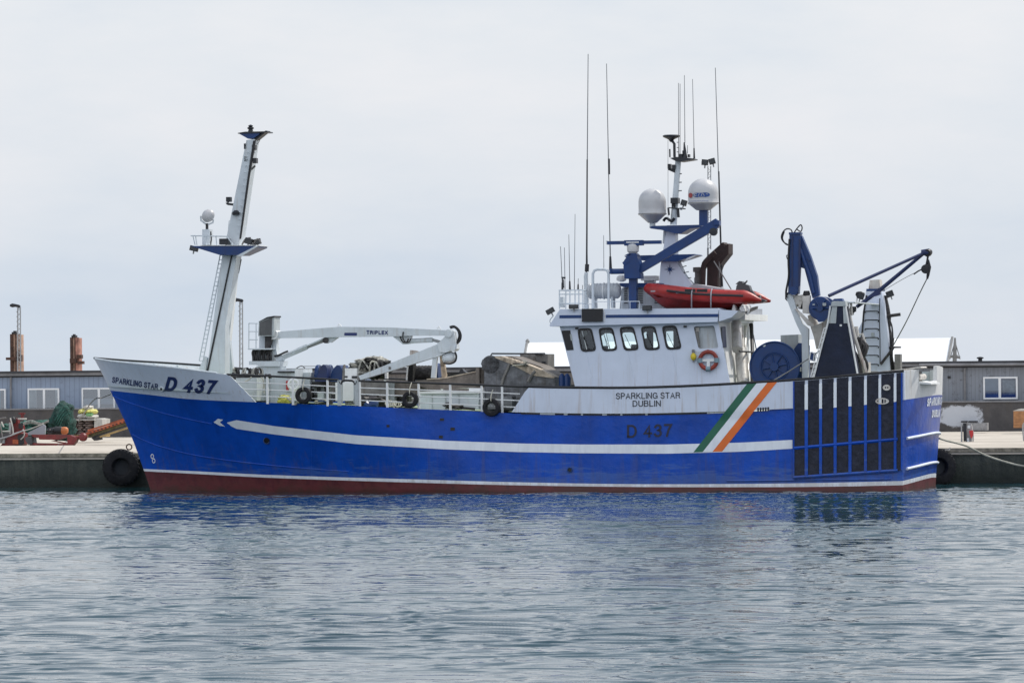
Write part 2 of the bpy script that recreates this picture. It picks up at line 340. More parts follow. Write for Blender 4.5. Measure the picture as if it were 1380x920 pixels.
    def blob(s, c, rad, seed=0, amp=.25, n=3, f=2.5):
        bm = bmesh.new(); bmesh.ops.create_icosphere(bm, subdivisions=n, radius=1.0); k = len(s.v)
        from mathutils import noise as mn
        o = Vector((seed*3.1, seed*1.7, seed*5.3))
        for v in bm.verts:
            d = 1 + amp*(mn.noise(v.co*f+o)*1.3 + .5*mn.noise(v.co*f*2.6+o))
            s.v.append(Vector(c) + Vector((v.co.x*rad[0], v.co.y*rad[1], v.co.z*rad[2]))*d)
        for f_ in bm.faces: s.face([k+v.index for v in f_.verts])
        bm.free(); return s
    def panel(s, outer, holes, v0, v1, m_out, m_in, m_rim):   # flat wall with openings, (u,z) loops
        loops = [outer]+holes; flat = [p for l in loops for p in l]; n = len(flat)
        tri = tessellate_polygon([[Vector((p[0], p[1], 0)) for p in l] for l in loops])
        k = s.add([(p[0], v0, p[1]) for p in flat] + [(p[0], v1, p[1]) for p in flat])
        for t in tri:
            s.cur = m_out; s.face([k+i for i in t]); s.cur = m_in; s.face([k+n+i for i in reversed(t)])
        st = 0
        for li, l in enumerate(loops):
            s.cur = m_rim if li else m_out
            for i in range(len(l)):
                a = st+i; b = st+(i+1) % len(l); s.face((k+a, k+b, k+n+b, k+n+a))
            st += len(l)
        return s
    def build(s, name, parent=None, origin=None, angle=38):
        me = bpy.data.meshes.new(name)
        o3 = Vector(origin) if origin is not None else (ORG.get(parent, Vector((0, 0, 0))) if parent else Vector((0, 0, 0)))
        me.from_pydata([tuple(v - o3) for v in s.v], [], s.f)
        names = []
        for x in s.m:
            if x not in names: names.append(x)
        for x in names: me.materials.append(MATS[x])
        me.polygons.foreach_set('material_index', [names.index(x) for x in s.m])
        if s.recalc:
            bm = bmesh.new(); bm.from_mesh(me); bmesh.ops.recalc_face_normals(bm, faces=bm.faces[:]); bm.to_mesh(me); bm.free()
        me.polygons.foreach_set('use_smooth', [True]*len(me.polygons))
        me.set_sharp_from_angle(angle=math.radians(angle)); me.update()
        ob = bpy.data.objects.new(name, me); COL.objects.link(ob)
        if parent: ob.parent = parent; ORG[ob] = o3
        else: ob.matrix_world = MS @ Matrix.Translation(o3); ORG[ob] = o3
        return ob
def tag(o, label=None, cat=None, group=None, kind=None):
    if label: o['label'] = label
    if cat: o['category'] = cat
    if group: o['group'] = group
    if kind: o['kind'] = kind
    return o
def thing(name, label, cat, origin, group=None):
    o = bpy.data.objects.new(name, None); COL.objects.link(o); o.empty_display_size = .3
    o.matrix_world = MS @ Matrix.Translation(Vector(origin)); ORG[o] = Vector(origin)
    return tag(o, label, cat, group)
def _arc(cx, cy, rx, ry, a0, a1, n=12):
    return [(cx+rx*math.cos(math.radians(a0+(a1-a0)*i/n)), cy+ry*math.sin(math.radians(a0+(a1-a0)*i/n))) for i in range(n+1)]
GLYPH = {   # plain grotesque capitals and figures drawn as pen strokes: width, strokes
 'A': (.74, [[(0,0),(.5,1),(1,0)], [(.2,.33),(.8,.33)]]), 'B': (.68, [[(0,0),(0,1),(.55,1)]+_arc(.6,.77,.34,.23,90,-90,8)+[(0,.54)], [(.5,.54)]+_arc(.62,.27,.38,.27,90,-90,8)+[(0,0)]]),
 'D': (.72, [[(0,0),(0,1),(.4,1)]+_arc(.45,.5,.55,.5,90,-90)+[(0,0),(0,.02)]]), 'E': (.62, [[(1,0),(0,0),(0,1),(.97,1)], [(0,.52),(.9,.52)]]),
 'G': (.78, [_arc(.5,.5,.5,.5,38,318,16)+[(1,.14),(1,.46),(.55,.46)]]), 'I': (0, [[(.5,0),(.5,1)]]), 'K': (.70, [[(0,0),(0,1)], [(.95,1),(0,.36)], [(.3,.58),(1,0)]]),
 'L': (.58, [[(0,1),(0,0),(1,0)]]), 'N': (.72, [[(0,0),(0,1)], [(0,1),(1,0)], [(1,0),(1,1)]]), 'P': (.66, [[(0,0),(0,1),(.55,1)]+_arc(.6,.73,.4,.27,90,-90,9)+[(0,.46)]]),
 'R': (.72, [[(0,0),(0,1),(.55,1)]+_arc(.6,.76,.36,.24,90,-90,9)+[(0,.52)], [(.6,.52),(.82,.42),(.9,.1),(1,0)]]), 'S': (.68, [_arc(.5,.76,.46,.24,15,270,12)+_arc(.5,.26,.5,.26,90,-165,12)]),
 'T': (.66, [[(0,1),(1,1)], [(.5,1),(.5,0)]]), 'U': (.70, [[(0,1),(0,.3)]+_arc(.5,.3,.5,.3,180,360)+[(1,1)]]), 'X': (.72, [[(0,0),(1,1)], [(0,1),(1,0)]]),
 '3': (.60, [_arc(.48,.765,.44,.235,160,-90,10)+_arc(.48,.265,.5,.265,90,-160,12)]), '4': (.62, [[(.74,0),(.74,1),(0,.28),(1,.28)]]), '7': (.60, [[(0,1),(1,1),(.55,.5),(.32,0)]]), ' ': (.34, [])}
def add_text(mb, txt, fn, t=.15, shear=0.0, gap=.13, narrow=1.0):
    """lay strokes of width t (cap height 1); fn(x, y, layer) turns 0..1 text space into a point on the surface"""
    x = 0.0; R = []
    for ch in txt:
        w, strokes = GLYPH[ch]; w = max(w*narrow, t) if ch != ' ' else w*narrow
        for li, st in enumerate(strokes):
            P = [(x+t/2+px*(w-t), t/2+py*(1-t)) for px, py in st]; L = []
            P = [p for k, p in enumerate(P) if k == 0 or math.dist(p, P[k-1]) > 1e-4]
            if ch in 'AKNXSG3R47' or True:
                e0 = (P[0][0]-P[1][0], P[0][1]-P[1][1]); e1 = (P[-1][0]-P[-2][0], P[-1][1]-P[-2][1])
                n0, n1 = math.hypot(*e0), math.hypot(*e1); ext = t/2
                if abs(e0[1]) > abs(e0[0]) or ch not in 'SG3': P[0] = (P[0][0]+e0[0]/n0*ext, P[0][1]+e0[1]/n0*ext)
                if abs(e1[1]) > abs(e1[0]) or ch not in 'SG3': P[-1] = (P[-1][0]+e1[0]/n1*ext, P[-1][1]+e1[1]/n1*ext)
            for k in range(len(P)):
                a = P[max(k-1, 0)]; b = P[k]; c = P[min(k+1, len(P)-1)]
                d0 = Vector((b[0]-a[0], b[1]-a[1])); d1 = Vector((c[0]-b[0], c[1]-b[1]))
                if d0.length < 1e-9: d0 = d1
                if d1.length < 1e-9: d1 = d0
                d0.normalize(); d1.normalize(); n0 = Vector((-d0.y, d0.x)); n1 = Vector((-d1.y, d1.x)); m = (n0+n1)
                m = m.normalized() if m.length > .2 else n0
                s = 1/max(.55, m.dot(n0)); L.append(((b[0]+m.x*t/2*s, b[1]+m.y*t/2*s), (b[0]-m.x*t/2*s, b[1]-m.y*t/2*s)))
            R.append((L, li))
        x += w + (gap if ch != ' ' else 0)
    W = x-gap
    for L, li in R:
        k = mb.add([fn((q[0]+shear*(q[1]-.5))/W, min(1, max(0, q[1])), li) for pr in L for q in pr])
        for i in range(len(L)-1): mb.face((k+2*i, k+2*i+1, k+2*i+3, k+2*i+2))
# ------------------------------------------------------------------ the hull's lines
STEM = [(S(x, y, 0).z, S(x, y, 0).x) for x, y in ((212,690),(206,672),(201.5,656),(193,631),(178,590),(163,556),(148.5,526),(138,504),(127,483.5))]
HB = 3.9
UC = S(1216, 600, -HB).x
def u_stem(z):
    if z <= STEM[0][0]: return STEM[0][1]
    if z >= STEM[-1][0]:
        (a, b), (c, d) = STEM[-2:]; return d + (z-c)*(d-b)/(c-a)
    return cosint(STEM, z)
def beam(u, z):
    L = 13.0 - 1.15*max(-.7, min(4.6, z)); p = 1.75 + .045*max(0, min(4.6, z))**2
    bm_ = HB if z > -.2 else HB - .5*(-.2-z)
    t = max(0.0, min(1.0, (u-u_stem(z))/L)); return bm_*(1-(1-t)**p) + .02
def hull_uz(u, z, off=0.0):
    e = .03; b = beam(u, z); bu = (beam(u+e, z)-beam(u-e, z))/(2*e); bz = (beam(u, z+e)-beam(u, z-e))/(2*e)
    n = Vector((-bu, -1, -bz)).normalized(); return Vector((u, -b, z)) + n*off
def on_hull(px, py, off=0.0):
    v = -HB if px > 500 else -1.5
    for _ in range(60):
        q = S(px, py, v); v = .5*v + .5*(-beam(q.x, q.z))
    return hull_uz(q.x, q.z, off) if off else Vector((q.x, v, q.z))
E_ = [(148.5,525.8),(200,531.5),(256,537.5),(345,541.7),(480,547),(560,550.5),(640,554),(690,556.6),(800,558.6),(880,558.2),(980,555.5),(1070,551.5),(1140,546.5),(1216,539)]
T_ = [(127,483.5),(150,487),(188,491),(240,496.5),(276,501),(309,505)]
BT = [(193,631.5),(250,634),(370,639.8),(560,645.6),(700,649.5),(860,652),(1040,651.3),(1130,649.8),(1216,647.8)]
BBm = [(193,634.6),(250,637.5),(370,643.7),(560,650),(700,653.6),(860,655.8),(1040,656),(1130,655.2),(1216,653.4)]
TA = [(640,518.3),(712,521.3),(780,522.6),(850,522.8),(920,520.8),(981,517.8),(1059,513),(1100,510),(1155,505.5),(1216,500.5)]
WLr = [(200,660),(1216,660)]
UWr = [(200,690),(1216,688)]
def E(x): return cosint(E_, x)
def lerp(a, b, t): return a + (b-a)*t
rowsY = [E, lambda x: lerp(E(x), cosint(BT, x), .17), lambda x: lerp(E(x), cosint(BT, x), .34), lambda x: lerp(E(x), cosint(BT, x), .5),
         lambda x: lerp(E(x), cosint(BT, x), .67), lambda x: lerp(E(x), cosint(BT, x), .84), lambda x: cosint(BT, x), lambda x: cosint(BBm, x),
         lambda x: lerp(cosint(BBm, x), 664, .55), lambda x: 668.0, lambda x: 692.0]
rowM = ['hull_blue']*6 + ['stripe_white'] + ['boot_red']*3
STEMPX = [(483.5,127),(504,138),(526,148.5),(556,163),(590,178),(631,193),(656,201.5),(672,206),(700,214)]
def stem_x(rowf):
    x = 150.0
    for _ in range(40): x = cosint(STEMPX, rowf(x))
    return x
NC = 110
cols = [(i/NC)**1.35 for i in range(NC+1)]
def side_row(rowf, off=0.0):
    x0 = stem_x(rowf); out = []
    for i, t in enumerate(cols):
        x = x0 + (1216-x0)*t
        if i == 0:
            q = S(x, rowf(x), 0); out.append(Vector((q.x, 0, q.z)))
        else:
            q = on_hull(x, rowf(x)); out.append(q)
    c = out[-1]; out[-1] = Vector((UC, -HB, c.z)); return out
def stern_pt(v, z0, u0=UC):              # rounded transom: z0 is the height at the near corner
    w = 1-abs(v/HB)**2.6
    return Vector((u0 + (.34 + .11*max(0, z0))*w - .0*z0, v, z0 + .13*(1-(v/HB)**2)))
SV = [-HB+HB*2*i/28 for i in range(29)]
trawler = thing('fishing_trawler', 'blue and white steel fishing trawler moored along the quay with the number D 437', 'fishing boat', (0, 0, 0))
rows = [side_row(r) for r in rowsY]
hull = MB(); grid = []
for r in rows:
    z0 = r[-1].z
    ring = list(r) + [stern_pt(v, z0) for v in SV[1:-1]] + [Vector((p.x, -p.y, p.z)) for p in reversed(r[1:])]
    grid.append((hull.add(ring), len(ring)))
for j in range(len(rows)-1):
    a, n = grid[j]; b, _ = grid[j+1]; hull.cur = rowM[j]
    for i in range(n): i2 = (i+1) % n; hull.face((a+i, a+i2, b+i2, b+i))
hull.recalc = True
hull.build('hull', trawler, angle=50)

# decks
dk = MB('deck_green')
er = rows[0]
mid = [p for p in er if p.x > S(330, 540, -3).x] + [stern_pt(0, er[-1].z)]
k = dk.add([(p.x-.02, p.y+.03, p.z-.06) for p in mid] + [(p.x-.02, -p.y-.03, p.z-.06) for p in mid]); n = len(mid)
for i in range(n-1): dk.face((k+i, k+i+1, k+n+i+1, k+n+i))
dk.build('deck', trawler)

# bow bulwark with raised white forecastle side
def Tb(x): return cosint(T_, x) if x <= 309 else 505+(x-309)*(541.7-505)/(345-309)
def shell(topf, botf, x0, x1, n, k, off0, th, mat, matin, stem=False, far=False):
    mb = MB(); go = []
    for j in range(k+1):
        f = lambda x: lerp(topf(x), botf(x), j/k)
        xs = stem_x(f) if stem else x0
        r = []
        for i in range(n+1):
            x = xs + (x1-xs)*(i/n)**(1.25 if stem else 1)
            q = Vector((S(x, f(x), 0).x, 0, S(x, f(x), 0).z)) if (stem and i == 0) else on_hull(x, f(x), off0)
            r.append(q)
        go.append(r)
    A = [mb.add(r) for r in go]; B = [mb.add([(p.x+(.10 if stem and i == 0 else 0), min(0, p.y+th), p.z) for i, p in enumerate(r)]) for r in go]
    for j in range(k):
        for i in range(n):
            mb.cur = mat; mb.face((A[j]+i, A[j]+i+1, A[j+1]+i+1, A[j+1]+i)); mb.cur = matin; mb.face((B[j]+i, B[j+1]+i, B[j+1]+i+1, B[j]+i+1))
    for i in range(n): mb.cur = matin; mb.face((A[0]+i, B[0]+i, B[0]+i+1, A[0]+i+1))
    for j in range(k): mb.cur = mat; mb.face((A[j]+n, A[j+1]+n, B[j+1]+n, B[j]+n))
    if far:
        for v in mb.v: v.y = -v.y
    mb.recalc = False; return mb, go
for far in (False, True):
    mb, go = shell(Tb, E, 0, 345, 40, 5, .004, .07, 'hull_white', 'gear_white', stem=True, far=far)
    mb.build('bow_bulwark', trawler, angle=50)
    s = 1 if not far else -1
    cap = MB('gear_white' if not far else 'black_metal').tube([(p.x, s*(p.y+.03), p.z+(.012 if not far else .03)) for p in go[0][:-8]], .035, 8); cap.build('bulwark_cap', trawler)
# bulwark stanchions inside the far bow bulwark
for i in range(3, 34, 4):
    st = MB('gear_white')
    p = go[0][i]; q = go[3][i]
    st.prism([(p.x-.03, p.z-.02), (p.x+.03, p.z-.02), (q.x+.03, q.z), (q.x-.03, q.z)], -p.y-.32, -p.y-.08); st.build('bulwark_stay', trawler)
# forecastle deck, its after bulkhead and pillars
fc = MB('deck_green'); fr = [p for p in go[2]]
k = fc.add([(p.x+.1, p.y+.1, 3.28+.05*max(0,-10-p.x)) for p in fr[:-6]] + [(p.x+.1, -p.y-.1, 3.28+.05*max(0,-10-p.x)) for p in fr[:-6]]); n = len(fr)-6
for i in range(n-1): fc.face((k+i, k+i+1, k+n+i+1, k+n+i))
fc.build('forecastle_deck', trawler)

# sheets laid on the hull plating
def sheet(mb, topf, botf, x0, x1, off, n=24, k=2, xbt=None):
    A = []
    for j in range(k+1):
        r = []
        for i in range(n+1):
            t = i/n; xa = lerp(x0, x1, t)
            if xbt: xb = lerp(xbt[0], xbt[1], t)
            else: xb = xa
            y = lerp(topf(xa), botf(xb), j/k); r.append(on_hull(lerp(xa, xb, j/k), y, off))
        A.append(mb.add(r))
    for j in range(k):
        for i in range(n): mb.face((A[j]+i, A[j]+i+1, A[j+1]+i+1, A[j+1]+i))
    mb.recalc = False
STt = [(306,569.2),(318,565.6),(370,573.8),(480,586.2),(600,593.6),(700,597.2),(780,598.6),(900,598.6),(1000,596),(1068,592.4)]
STb = [(306,569.4),(316,577),(370,585),(480,598),(600,605.2),(700,608.8),(780,610.4),(900,611),(1000,608.3),(1068,604.2)]
w = MB('stripe_white')
sheet(w, lambda x: interp(STt, x), lambda x: interp(STb, x), 306.2, 1068, .008, 120, 2)
sheet(w, lambda x: 563.2+(x-290)*.17, lambda x: 568.6, 294, 301, .008, 3, 1, (288, 296.5))
sheet(w, lambda x: 568.6, lambda x: 573.2+(x-296)*.17, 288, 296.5, .008, 3, 1, (296, 303.5))
w.build('side_stripe', trawler)
# side bulwark (white, lifted a finger off the blue plating)
def Tm(x): return cosint(TA, x) if x >= 712 else 555.2-(x-690)*(555.2-521.3)/22
def Em(x): return E(x)-1.6
for far in (False, True):
    mb, go = shell(Tm, Em, 690.3, 1216, 90, 3, .05, .10, 'hull_white', 'gear_white', far=far)
    mb.build('side_bulwark', trawler)
slot = MB('black'); sheet(slot, lambda x: E(x)-2.2, lambda x: E(x)+.9, 702, 992, .020, 30, 1); slot.build('slot_shadow', trawler)  # black strip painting the shadow line in the slot under the bulwark
for a, b in ((728, 748), (760, 765), (783, 786), (812, 818), (836, 839), (870, 873), (953, 980)): sl = MB('casing_grey'); sheet(sl, lambda x: E(x)-1.5, lambda x: E(x)+.9, a, b, .026, 2, 1); sl.build('slot_lug', trawler)
sc_ = MB('black')
for i in range(5): sc_ = MB('black'); sheet(sc_, lambda x: 549.2-(x-1021)*.06, lambda x: 554.3-(x-1021)*.06, 1021+i*3.4, 1023.3+i*3.4, .07, 1, 1); sc_.build('scupper', trawler)
# tricolour bands: run over bulwark and plating
for nm, m, a, b, c, d in (('green_band','green_stripe',1007,1020,934.5,947), ('white_band','stripe_white',1020,1034.5,947,960.3), ('orange_band','orange_stripe',1034.5,1047.5,960.3,973.3)):
    mb = MB(m)
    def pt(t, side):
        xt, xb = (a, c) if side == 0 else (b, d)
        return lerp(xt, xb, t), lerp(cosint(TA, xt)+.9, 609.2-(xb-934)*.03, t)
    ks = []
    for j in range(15):
        t = j/14; L = pt(t, 0); R = pt(t, 1); offL = .062 if L[1] < E(L[0])+1 else .014; o2 = .062 if R[1] < E(R[0])+1 else .014; o = max(offL, o2)
        ks.append(mb.add([on_hull(lerp(L[0], R[0], q/3), lerp(L[1], R[1], q/3), o + (.004 if nm=='white_band' else 0)) for q in range(4)]))
    for j in range(14):
        for q in range(3): mb.face((ks[j]+q, ks[j]+q+1, ks[j+1]+q+1, ks[j+1]+q))
    mb.recalc = False; mb.build(nm, trawler)
# lettering
def letters(name, txt, mat, p00, p10, h, off, bold=0.0, shear=0.0):
    mb = MB(mat); mb.recalc = False
    def fn(x, y, l): return on_hull(lerp(p00[0], p10[0], x), lerp(p00[1], p10[1], x) - h*y, off+.002*l)
    add_text(mb, txt, fn, bold, shear); return mb.build(name, trawler)
letters('bow_name', 'SPARKLING STAR', 'navy_letter', (151.5, 515.3), (213, 525.0), 8.2, .014, .19, .14)
letters('bow_number', 'D 437', 'navy_letter', (224, 526.5), (291, 531.6), 19.6, .014, .22, .26)
letters('side_name', 'SPARKLING STAR', 'ink_letter', (830.5, 537.6), (917, 536.6), 8.4, .062, .135)
letters('side_port', 'DUBLIN', 'ink_letter', (853, 547.8), (891, 547.3), 8.2, .062, .135)
letters('side_number', 'D 437', 'dark_number', (845, 589.8), (906, 588.3), 17.6, .014, .16)
# ring mark on the bow, hawse hole, portholes, small openings
def mark(mb, px, py, rx, ry, r0, off):
    n = 18; a = mb.add([on_hull(px+rx*math.cos(i*2*math.pi/n), py+ry*math.sin(i*2*math.pi/n), off) for i in range(n)])
    if r0: 
        b = mb.add([on_hull(px+rx*r0*math.cos(i*2*math.pi/n), py+ry*r0*math.sin(i*2*math.pi/n), off) for i in range(n)])
        for i in range(n): j = (i+1) % n; mb.face((a+i, a+j, b+j, b+i))
    else: mb.face([a+i for i in range(n)])
    mb.recalc = False
mk = MB('stripe_white'); mark(mk, 205.5, 614.5, 2.2, 3.4, .62, .012); mark(mk, 207.5, 620.5, 2.2, 3.4, .62, .012); mk.build('thruster_mark', trawler)
q = on_hull(218.5, 524); hw = MB('gear_white').torus(q+Vector((0,-.03,0)), (-.5,-1,-.2), .06, .035, 16, 8); hw.cur = 'black'; hw.lathe([(.05,0),(.05,.02)], q+Vector((-.01,-.04,0)), (-.5,-1,-.2), 12); hw.build('hawse_pipe', trawler)
for px, py, r in ((359.5, 593.5, 4.2), (768, 633, 3.0)):
    mb = MB('black'); mark(mb, px, py, r, r, 0, .012); po = mb.build('porthole', trawler)
    q = on_hull(px, py); MB('gear_blue').torus(q+Vector((0,-.02,0)), (0,-1,0), r/41.0, .018, 18, 6).build('rim', po)
for a, b, c, d in ((521,572,525,575.5), (593,563.3,598.5,566.8), (607,575.8,613,580), (591.5,586.5,597,590.5)):
    mb = MB('black'); sheet(mb, lambda x: b, lambda x: d, a, c, .010, 1, 1); mb.build('drain_opening', trawler)
# strakes and weld seams
def strake(name, pts, mat, r, off=.0, sm=5):
    P = [on_hull(x, y, off) for x, y in pts]
    return MB(mat).tube(smooth(P, sm), r, 8).build(name, trawler)
strake('bow_strake', [(152,533),(164,538.5),(185,546),(220,556.5),(256,565),(286,571)], 'hull_blue', .020)
strake('bow_strake', [(178,585),(192,592),(215,601),(255,611.5),(300,619),(345,624.5),(400,630),(470,635)], 'hull_blue', .022)
for s in range(8):
    x = 420+s*78
    MB('hull_blue').tube([on_hull(x, lerp(E(x), cosint(BT, x), t/10), .0) for t in range(11)], .005, 4).build('weld_seam', trawler)
MB('black').tube([q+Vector((0, .02, .012)) for q in smooth([on_hull(x, cosint(TA, x), .05) for x in range(706, 1217, 30)]+[on_hull(1216, 500.5, .05)], 3)], .045, 8).build('bulwark_rail', trawler)

# aft rubbing panels with their vertical bars
bars = [(1085,1089.3),(1104.5,1108.3),(1124,1128),(1144,1148),(1165,1168.7),(1184.5,1188),(1205,1208.5)]
hl = lambda x: 603.6+(x-1070)*(591-603.6)/146
lo = lambda x: 643+(x-1070)*(633-643)/146
tp = lambda x: cosint(TA, x)+1.4
edges = [1070.5] + [v for b in bars for v in b] + [1214.5]
for i in range(0, len(edges), 2):
    a, b = edges[i], edges[i+1]
    mb = MB('rubber_panel'); sheet(mb, tp, E, a, b, .068, 3, 4); mb.build('rubbing_panel', trawler)
    mb = MB('rubber_panel'); sheet(mb, E, hl, a, b, .066, 3, 5); mb.build('rubbing_panel', trawler)
    mb = MB('rubber_panel'); sheet(mb, hl, lo, a, b, .064, 3, 3); mb.build('rubbing_panel', trawler)
def bar(x0, x1, f0, f1, mat, off, th=.05, x2=None):
    mb = MB(mat); n = 6; A = []
    for j in range(n+1):
        L = []
        for x, o in ((x0, off-th), (x0, off), (x1, off), (x1, off-th)):
            L.append(on_hull(x, lerp(f0(x), f1(x), j/n), o))
        A.append(mb.add(L))
    for j in range(n):
        for q in range(3): mb.face((A[j]+q, A[j]+q+1, A[j+1]+q+1, A[j+1]+q))
    mb.face([A[0]+q for q in range(4)]); mb.face([A[n]+q for q in range(4)])
    return mb
for a, b in bars:
    bar(a, b, lambda x: tp(x)+5.5, lambda x: E(x)+1.2, 'stripe_white', .10).build('panel_bar', trawler)
    bar(a, b, lambda x: E(x)+1.4, lo, 'hull_blue', .095).build('panel_bar', trawler)
bar(1214.5, 1217, tp, lo, 'hull_blue', .09).build('panel_bar', trawler)
bar(1069.3, 1071, tp, lambda x: lo(x), 'hull_blue', .085).build('panel_bar', trawler)
hb = MB('hull_blue'); hb.tube([on_hull(x, hl(x), .05) for x in range(1070, 1217, 10)], .055, 6); hb.tube([on_hull(x, lo(x), .05) for x in range(1070, 1217, 10)], .055, 6); hb.build('panel_rail', trawler)
kr = MB('hull_blue').tube([on_hull(x, 645+.0*x-(x-1216)*.012 if x > 1000 else 647.6, .01) for x in range(980, 1217, 20)], .03, 6); kr.build('lower_strake', trawler)
def badge(x, y, rx, ry, inner):
    mb = MB('rust_white'); n = 22; A = mb.add([on_hull(x+rx*math.cos(i*6.2832/n), y+ry*math.sin(i*6.2832/n), .115) for i in range(n)]); B = mb.add([on_hull(x+rx*.72*math.cos(i*6.2832/n), y+ry*.66*math.sin(i*6.2832/n), .115) for i in range(n)])
    if inner != 'bars': mb.face([B+i for i in range(n)])
    for i in range(n): j = (i+1) % n; mb.face((A+i, A+j, B+j, B+i))
    mb.recalc = False
    if inner == 'bars':
        for q in (-.5, -.12, .26, .6): kx = x+rx*q; k_ = mb.add([on_hull(kx-.6, y-ry*.7, .116), on_hull(kx+.6, y-ry*.7, .116), on_hull(kx+.6, y+ry*.7, .116), on_hull(kx-.6, y+ry*.7, .116)]); mb.face(range(k_, k_+4))
    else:
        mb.cur = 'black'
        for cx_ in (-.28, .30): k_ = mb.add([on_hull(x+rx*(cx_+.2*math.cos(i*6.2832/8)), y+ry*.32*math.sin(i*6.2832/8), .118) for i in range(8)]); mb.face(range(k_, k_+8))
    return mb.build('badge', trawler)
badge(1195.5, 522, 5.2, 4.0, 'oval'); badge(1189.5, 540.3, 9.2, 4.4, 'bars')

# transom bulwark: white, with the roller notch, plus name and strakes
z0E = rows[0][-1].z; zT = S(1216, 499.5, -HB).z
tb = MB('stern_white')
vs = [-HB + i*.12 for i in range(int(2*HB/.12)+1)] + [HB]
def spx(v, z): # photo column of a point of the transom
    p = stern_pt(v, z); w_ = OW + UA*p.x + VA*p.y + Vector((0,0,p.z)); d = CAMR.transposed() @ (w_-Vector((0,0,EYE))); return 690+FPX*d.x/-d.z
notch = [v for v in vs if 1238 < spx(v, zT) < 1266 and v < 2.0]
n0, n1 = (min(notch), max(notch)) if notch else (-2, 0)
def topz(v): return zT + .15*(1-abs(v/HB)) - (.46 if n0 <= v <= n1 else 0)
pts = []
for v in vs:
    t = topz(v)
    if abs(v-n0) < 1e-6: pts.append((v, topz(v-.2)))
    pts.append((v, t))
    if abs(v-n1) < 1e-6: pts.append((v, topz(v+.2)))
cols_ = []
for v, t in pts:
    zb = stern_pt(v, z0E).z; L = [stern_pt(v, z0E) + Vector((0,0,(t-zb)*q/3)) for q in range(4)]
    L = [Vector((p.x + .012*q, p.y, p.z)) for q, p in enumerate(L)]
    cols_.append((tb.add(L), tb.add([(p.x-.12, p.y*.97, p.z) for p in L])))
for (a, a2), (b, b2) in zip(cols_, cols_[1:]):
    for q in range(3): tb.face((a+q, b+q, b+q+1, a+q+1)); tb.face((a2+q, a2+q+1, b2+q+1, b2+q))
    tb.face((a+3, b+3, b2+3, a2+3))
tb.recalc = False; tr = tb.build('transom_bulwark', trawler, angle=30)
vc = (n0+n1)/2; pc = stern_pt(vc, z0E); n0p = stern_pt(n0, z0E)
MB('rust_white').tube([(n0p.x-.02, n0+.10, zT-.20), (n0p.x+.02, n0+(n1-n0)*.55, zT-.20)], .10, 16).build('stern_roller', trawler)
MB('black').box((n0p.x-.30, n0+.02, zT-.36), (n0p.x-.14, n1-.3, zT-.02)).build('roller_housing', trawler)
MB('bright_white').prism([(pc.x-.22, zT-.34), (pc.x+.20, zT-.40), (pc.x+.20, zT-.45), (pc.x-.22, zT-.42)], n0+.06, n1-.05).build('roller_ramp', trawler)
MB('hull_white').prism([(UC-.02, zT), (UC+.10, zT), (UC+.10, z0E+.01), (UC-.02, z0E+.01)], -HB-.07, -HB+.1).build('corner_post', trawler)
def stxt(name, txt, v0, v1, zb, h):
    mb = MB('stripe_white'); mb.recalc = False
    def fn(x, y, l):
        v = lerp(v0, v1, x); p = stern_pt(v, zb+h*y); e = .05; q = stern_pt(v+e, zb)-stern_pt(v-e, zb); nn = Vector((q.y, -q.x, 0)).normalized()
        return Vector((p.x, p.y, p.z)) + nn*(.014+.002*l)
    add_text(mb, txt, fn, .22); return mb.build(name, trawler)
stxt('stern_name', 'SPARKLING STAR', -1.9, 1.9, z0E-.33, .27)
stxt('stern_port', 'DUBLIN', -1.0, 1.0, z0E-.72, .25)
for zz in (S(1216, 591.5, -HB).z, S(1216, 632.5, -HB).z):
    MB('stripe_white').tube([stern_pt(v, zz)+Vector((.03, 0, 0)) for v in SV if -HB+.1 < v < HB-.1], .045, 8).build('transom_strake', trawler)
# ------------------------------------------------------------------ guard rails amidships
RT = [(305,504.5),(345,506),(400,508.6),(480,513),(560,515.6),(640,518.3),(716,521.6)]
def rail_pt(x, f, far=False):
    q = on_hull(x, lerp(cosint(RT, x), E(x), f)); q.y += .06
    if far: q.y = -q.y
    return q
for far in (False, True):
    w = MB('bright_white'); tp_ = MB('black')
    seg = [(309, 455), (482, 700)] if not far else [(309, 700)]
    for a, b in seg:
        n = max(4, int((b-a)/14))
        for f in (.27, .52, .77):
            xs0 = max(a, 309+f*34); xs1 = min(b, 712-f*22)
            w.tube([rail_pt(lerp(xs0, xs1, i/n), f, far) for i in range(n+1)], .019, 6)
    tp_.tube([rail_pt(lerp(305, 455.5, i/12), 0, far) for i in range(13)], .035, 8)
    tp_.tube([rail_pt(lerp(482, 714, i/20), 0, far) for i in range(21)], .035, 8)
    if far: tp_.tube([rail_pt(lerp(455.5, 482, i/4), 0, far) for i in range(5)], .035, 8)
    w.build('guard_rail', trawler); tp_.build('rail_top', trawler)
    for x in (359.5, 394, 440.6, 484, 521, 563.5, 606, 648.5, 676):
        p = rail_pt(x, 0, far); q_ = rail_pt(x, 1.0, far)
        MB('bright_white').box((p.x-.035, p.y-.02, q_.z-.04), (p.x+.035, p.y+.03, p.z-.02)).build('rail_post', trawler)
g = MB('casing_grey')
def rp(x, y): q = on_hull(x, y); return Vector((q.x, q.y+.03, q.z))
for x in (457, 480): a = rp(x, 512); b = rp(x, 546.5); g.box((a.x-.06, a.y-.03, b.z), (a.x+.06, a.y+.04, a.z))
a = rp(460, 514); b = rp(478, 543)
g.tube([rp(461,515), rp(461,543), rp(477,543.5), rp(477,516)], .022, 6); g.cur = 'black'
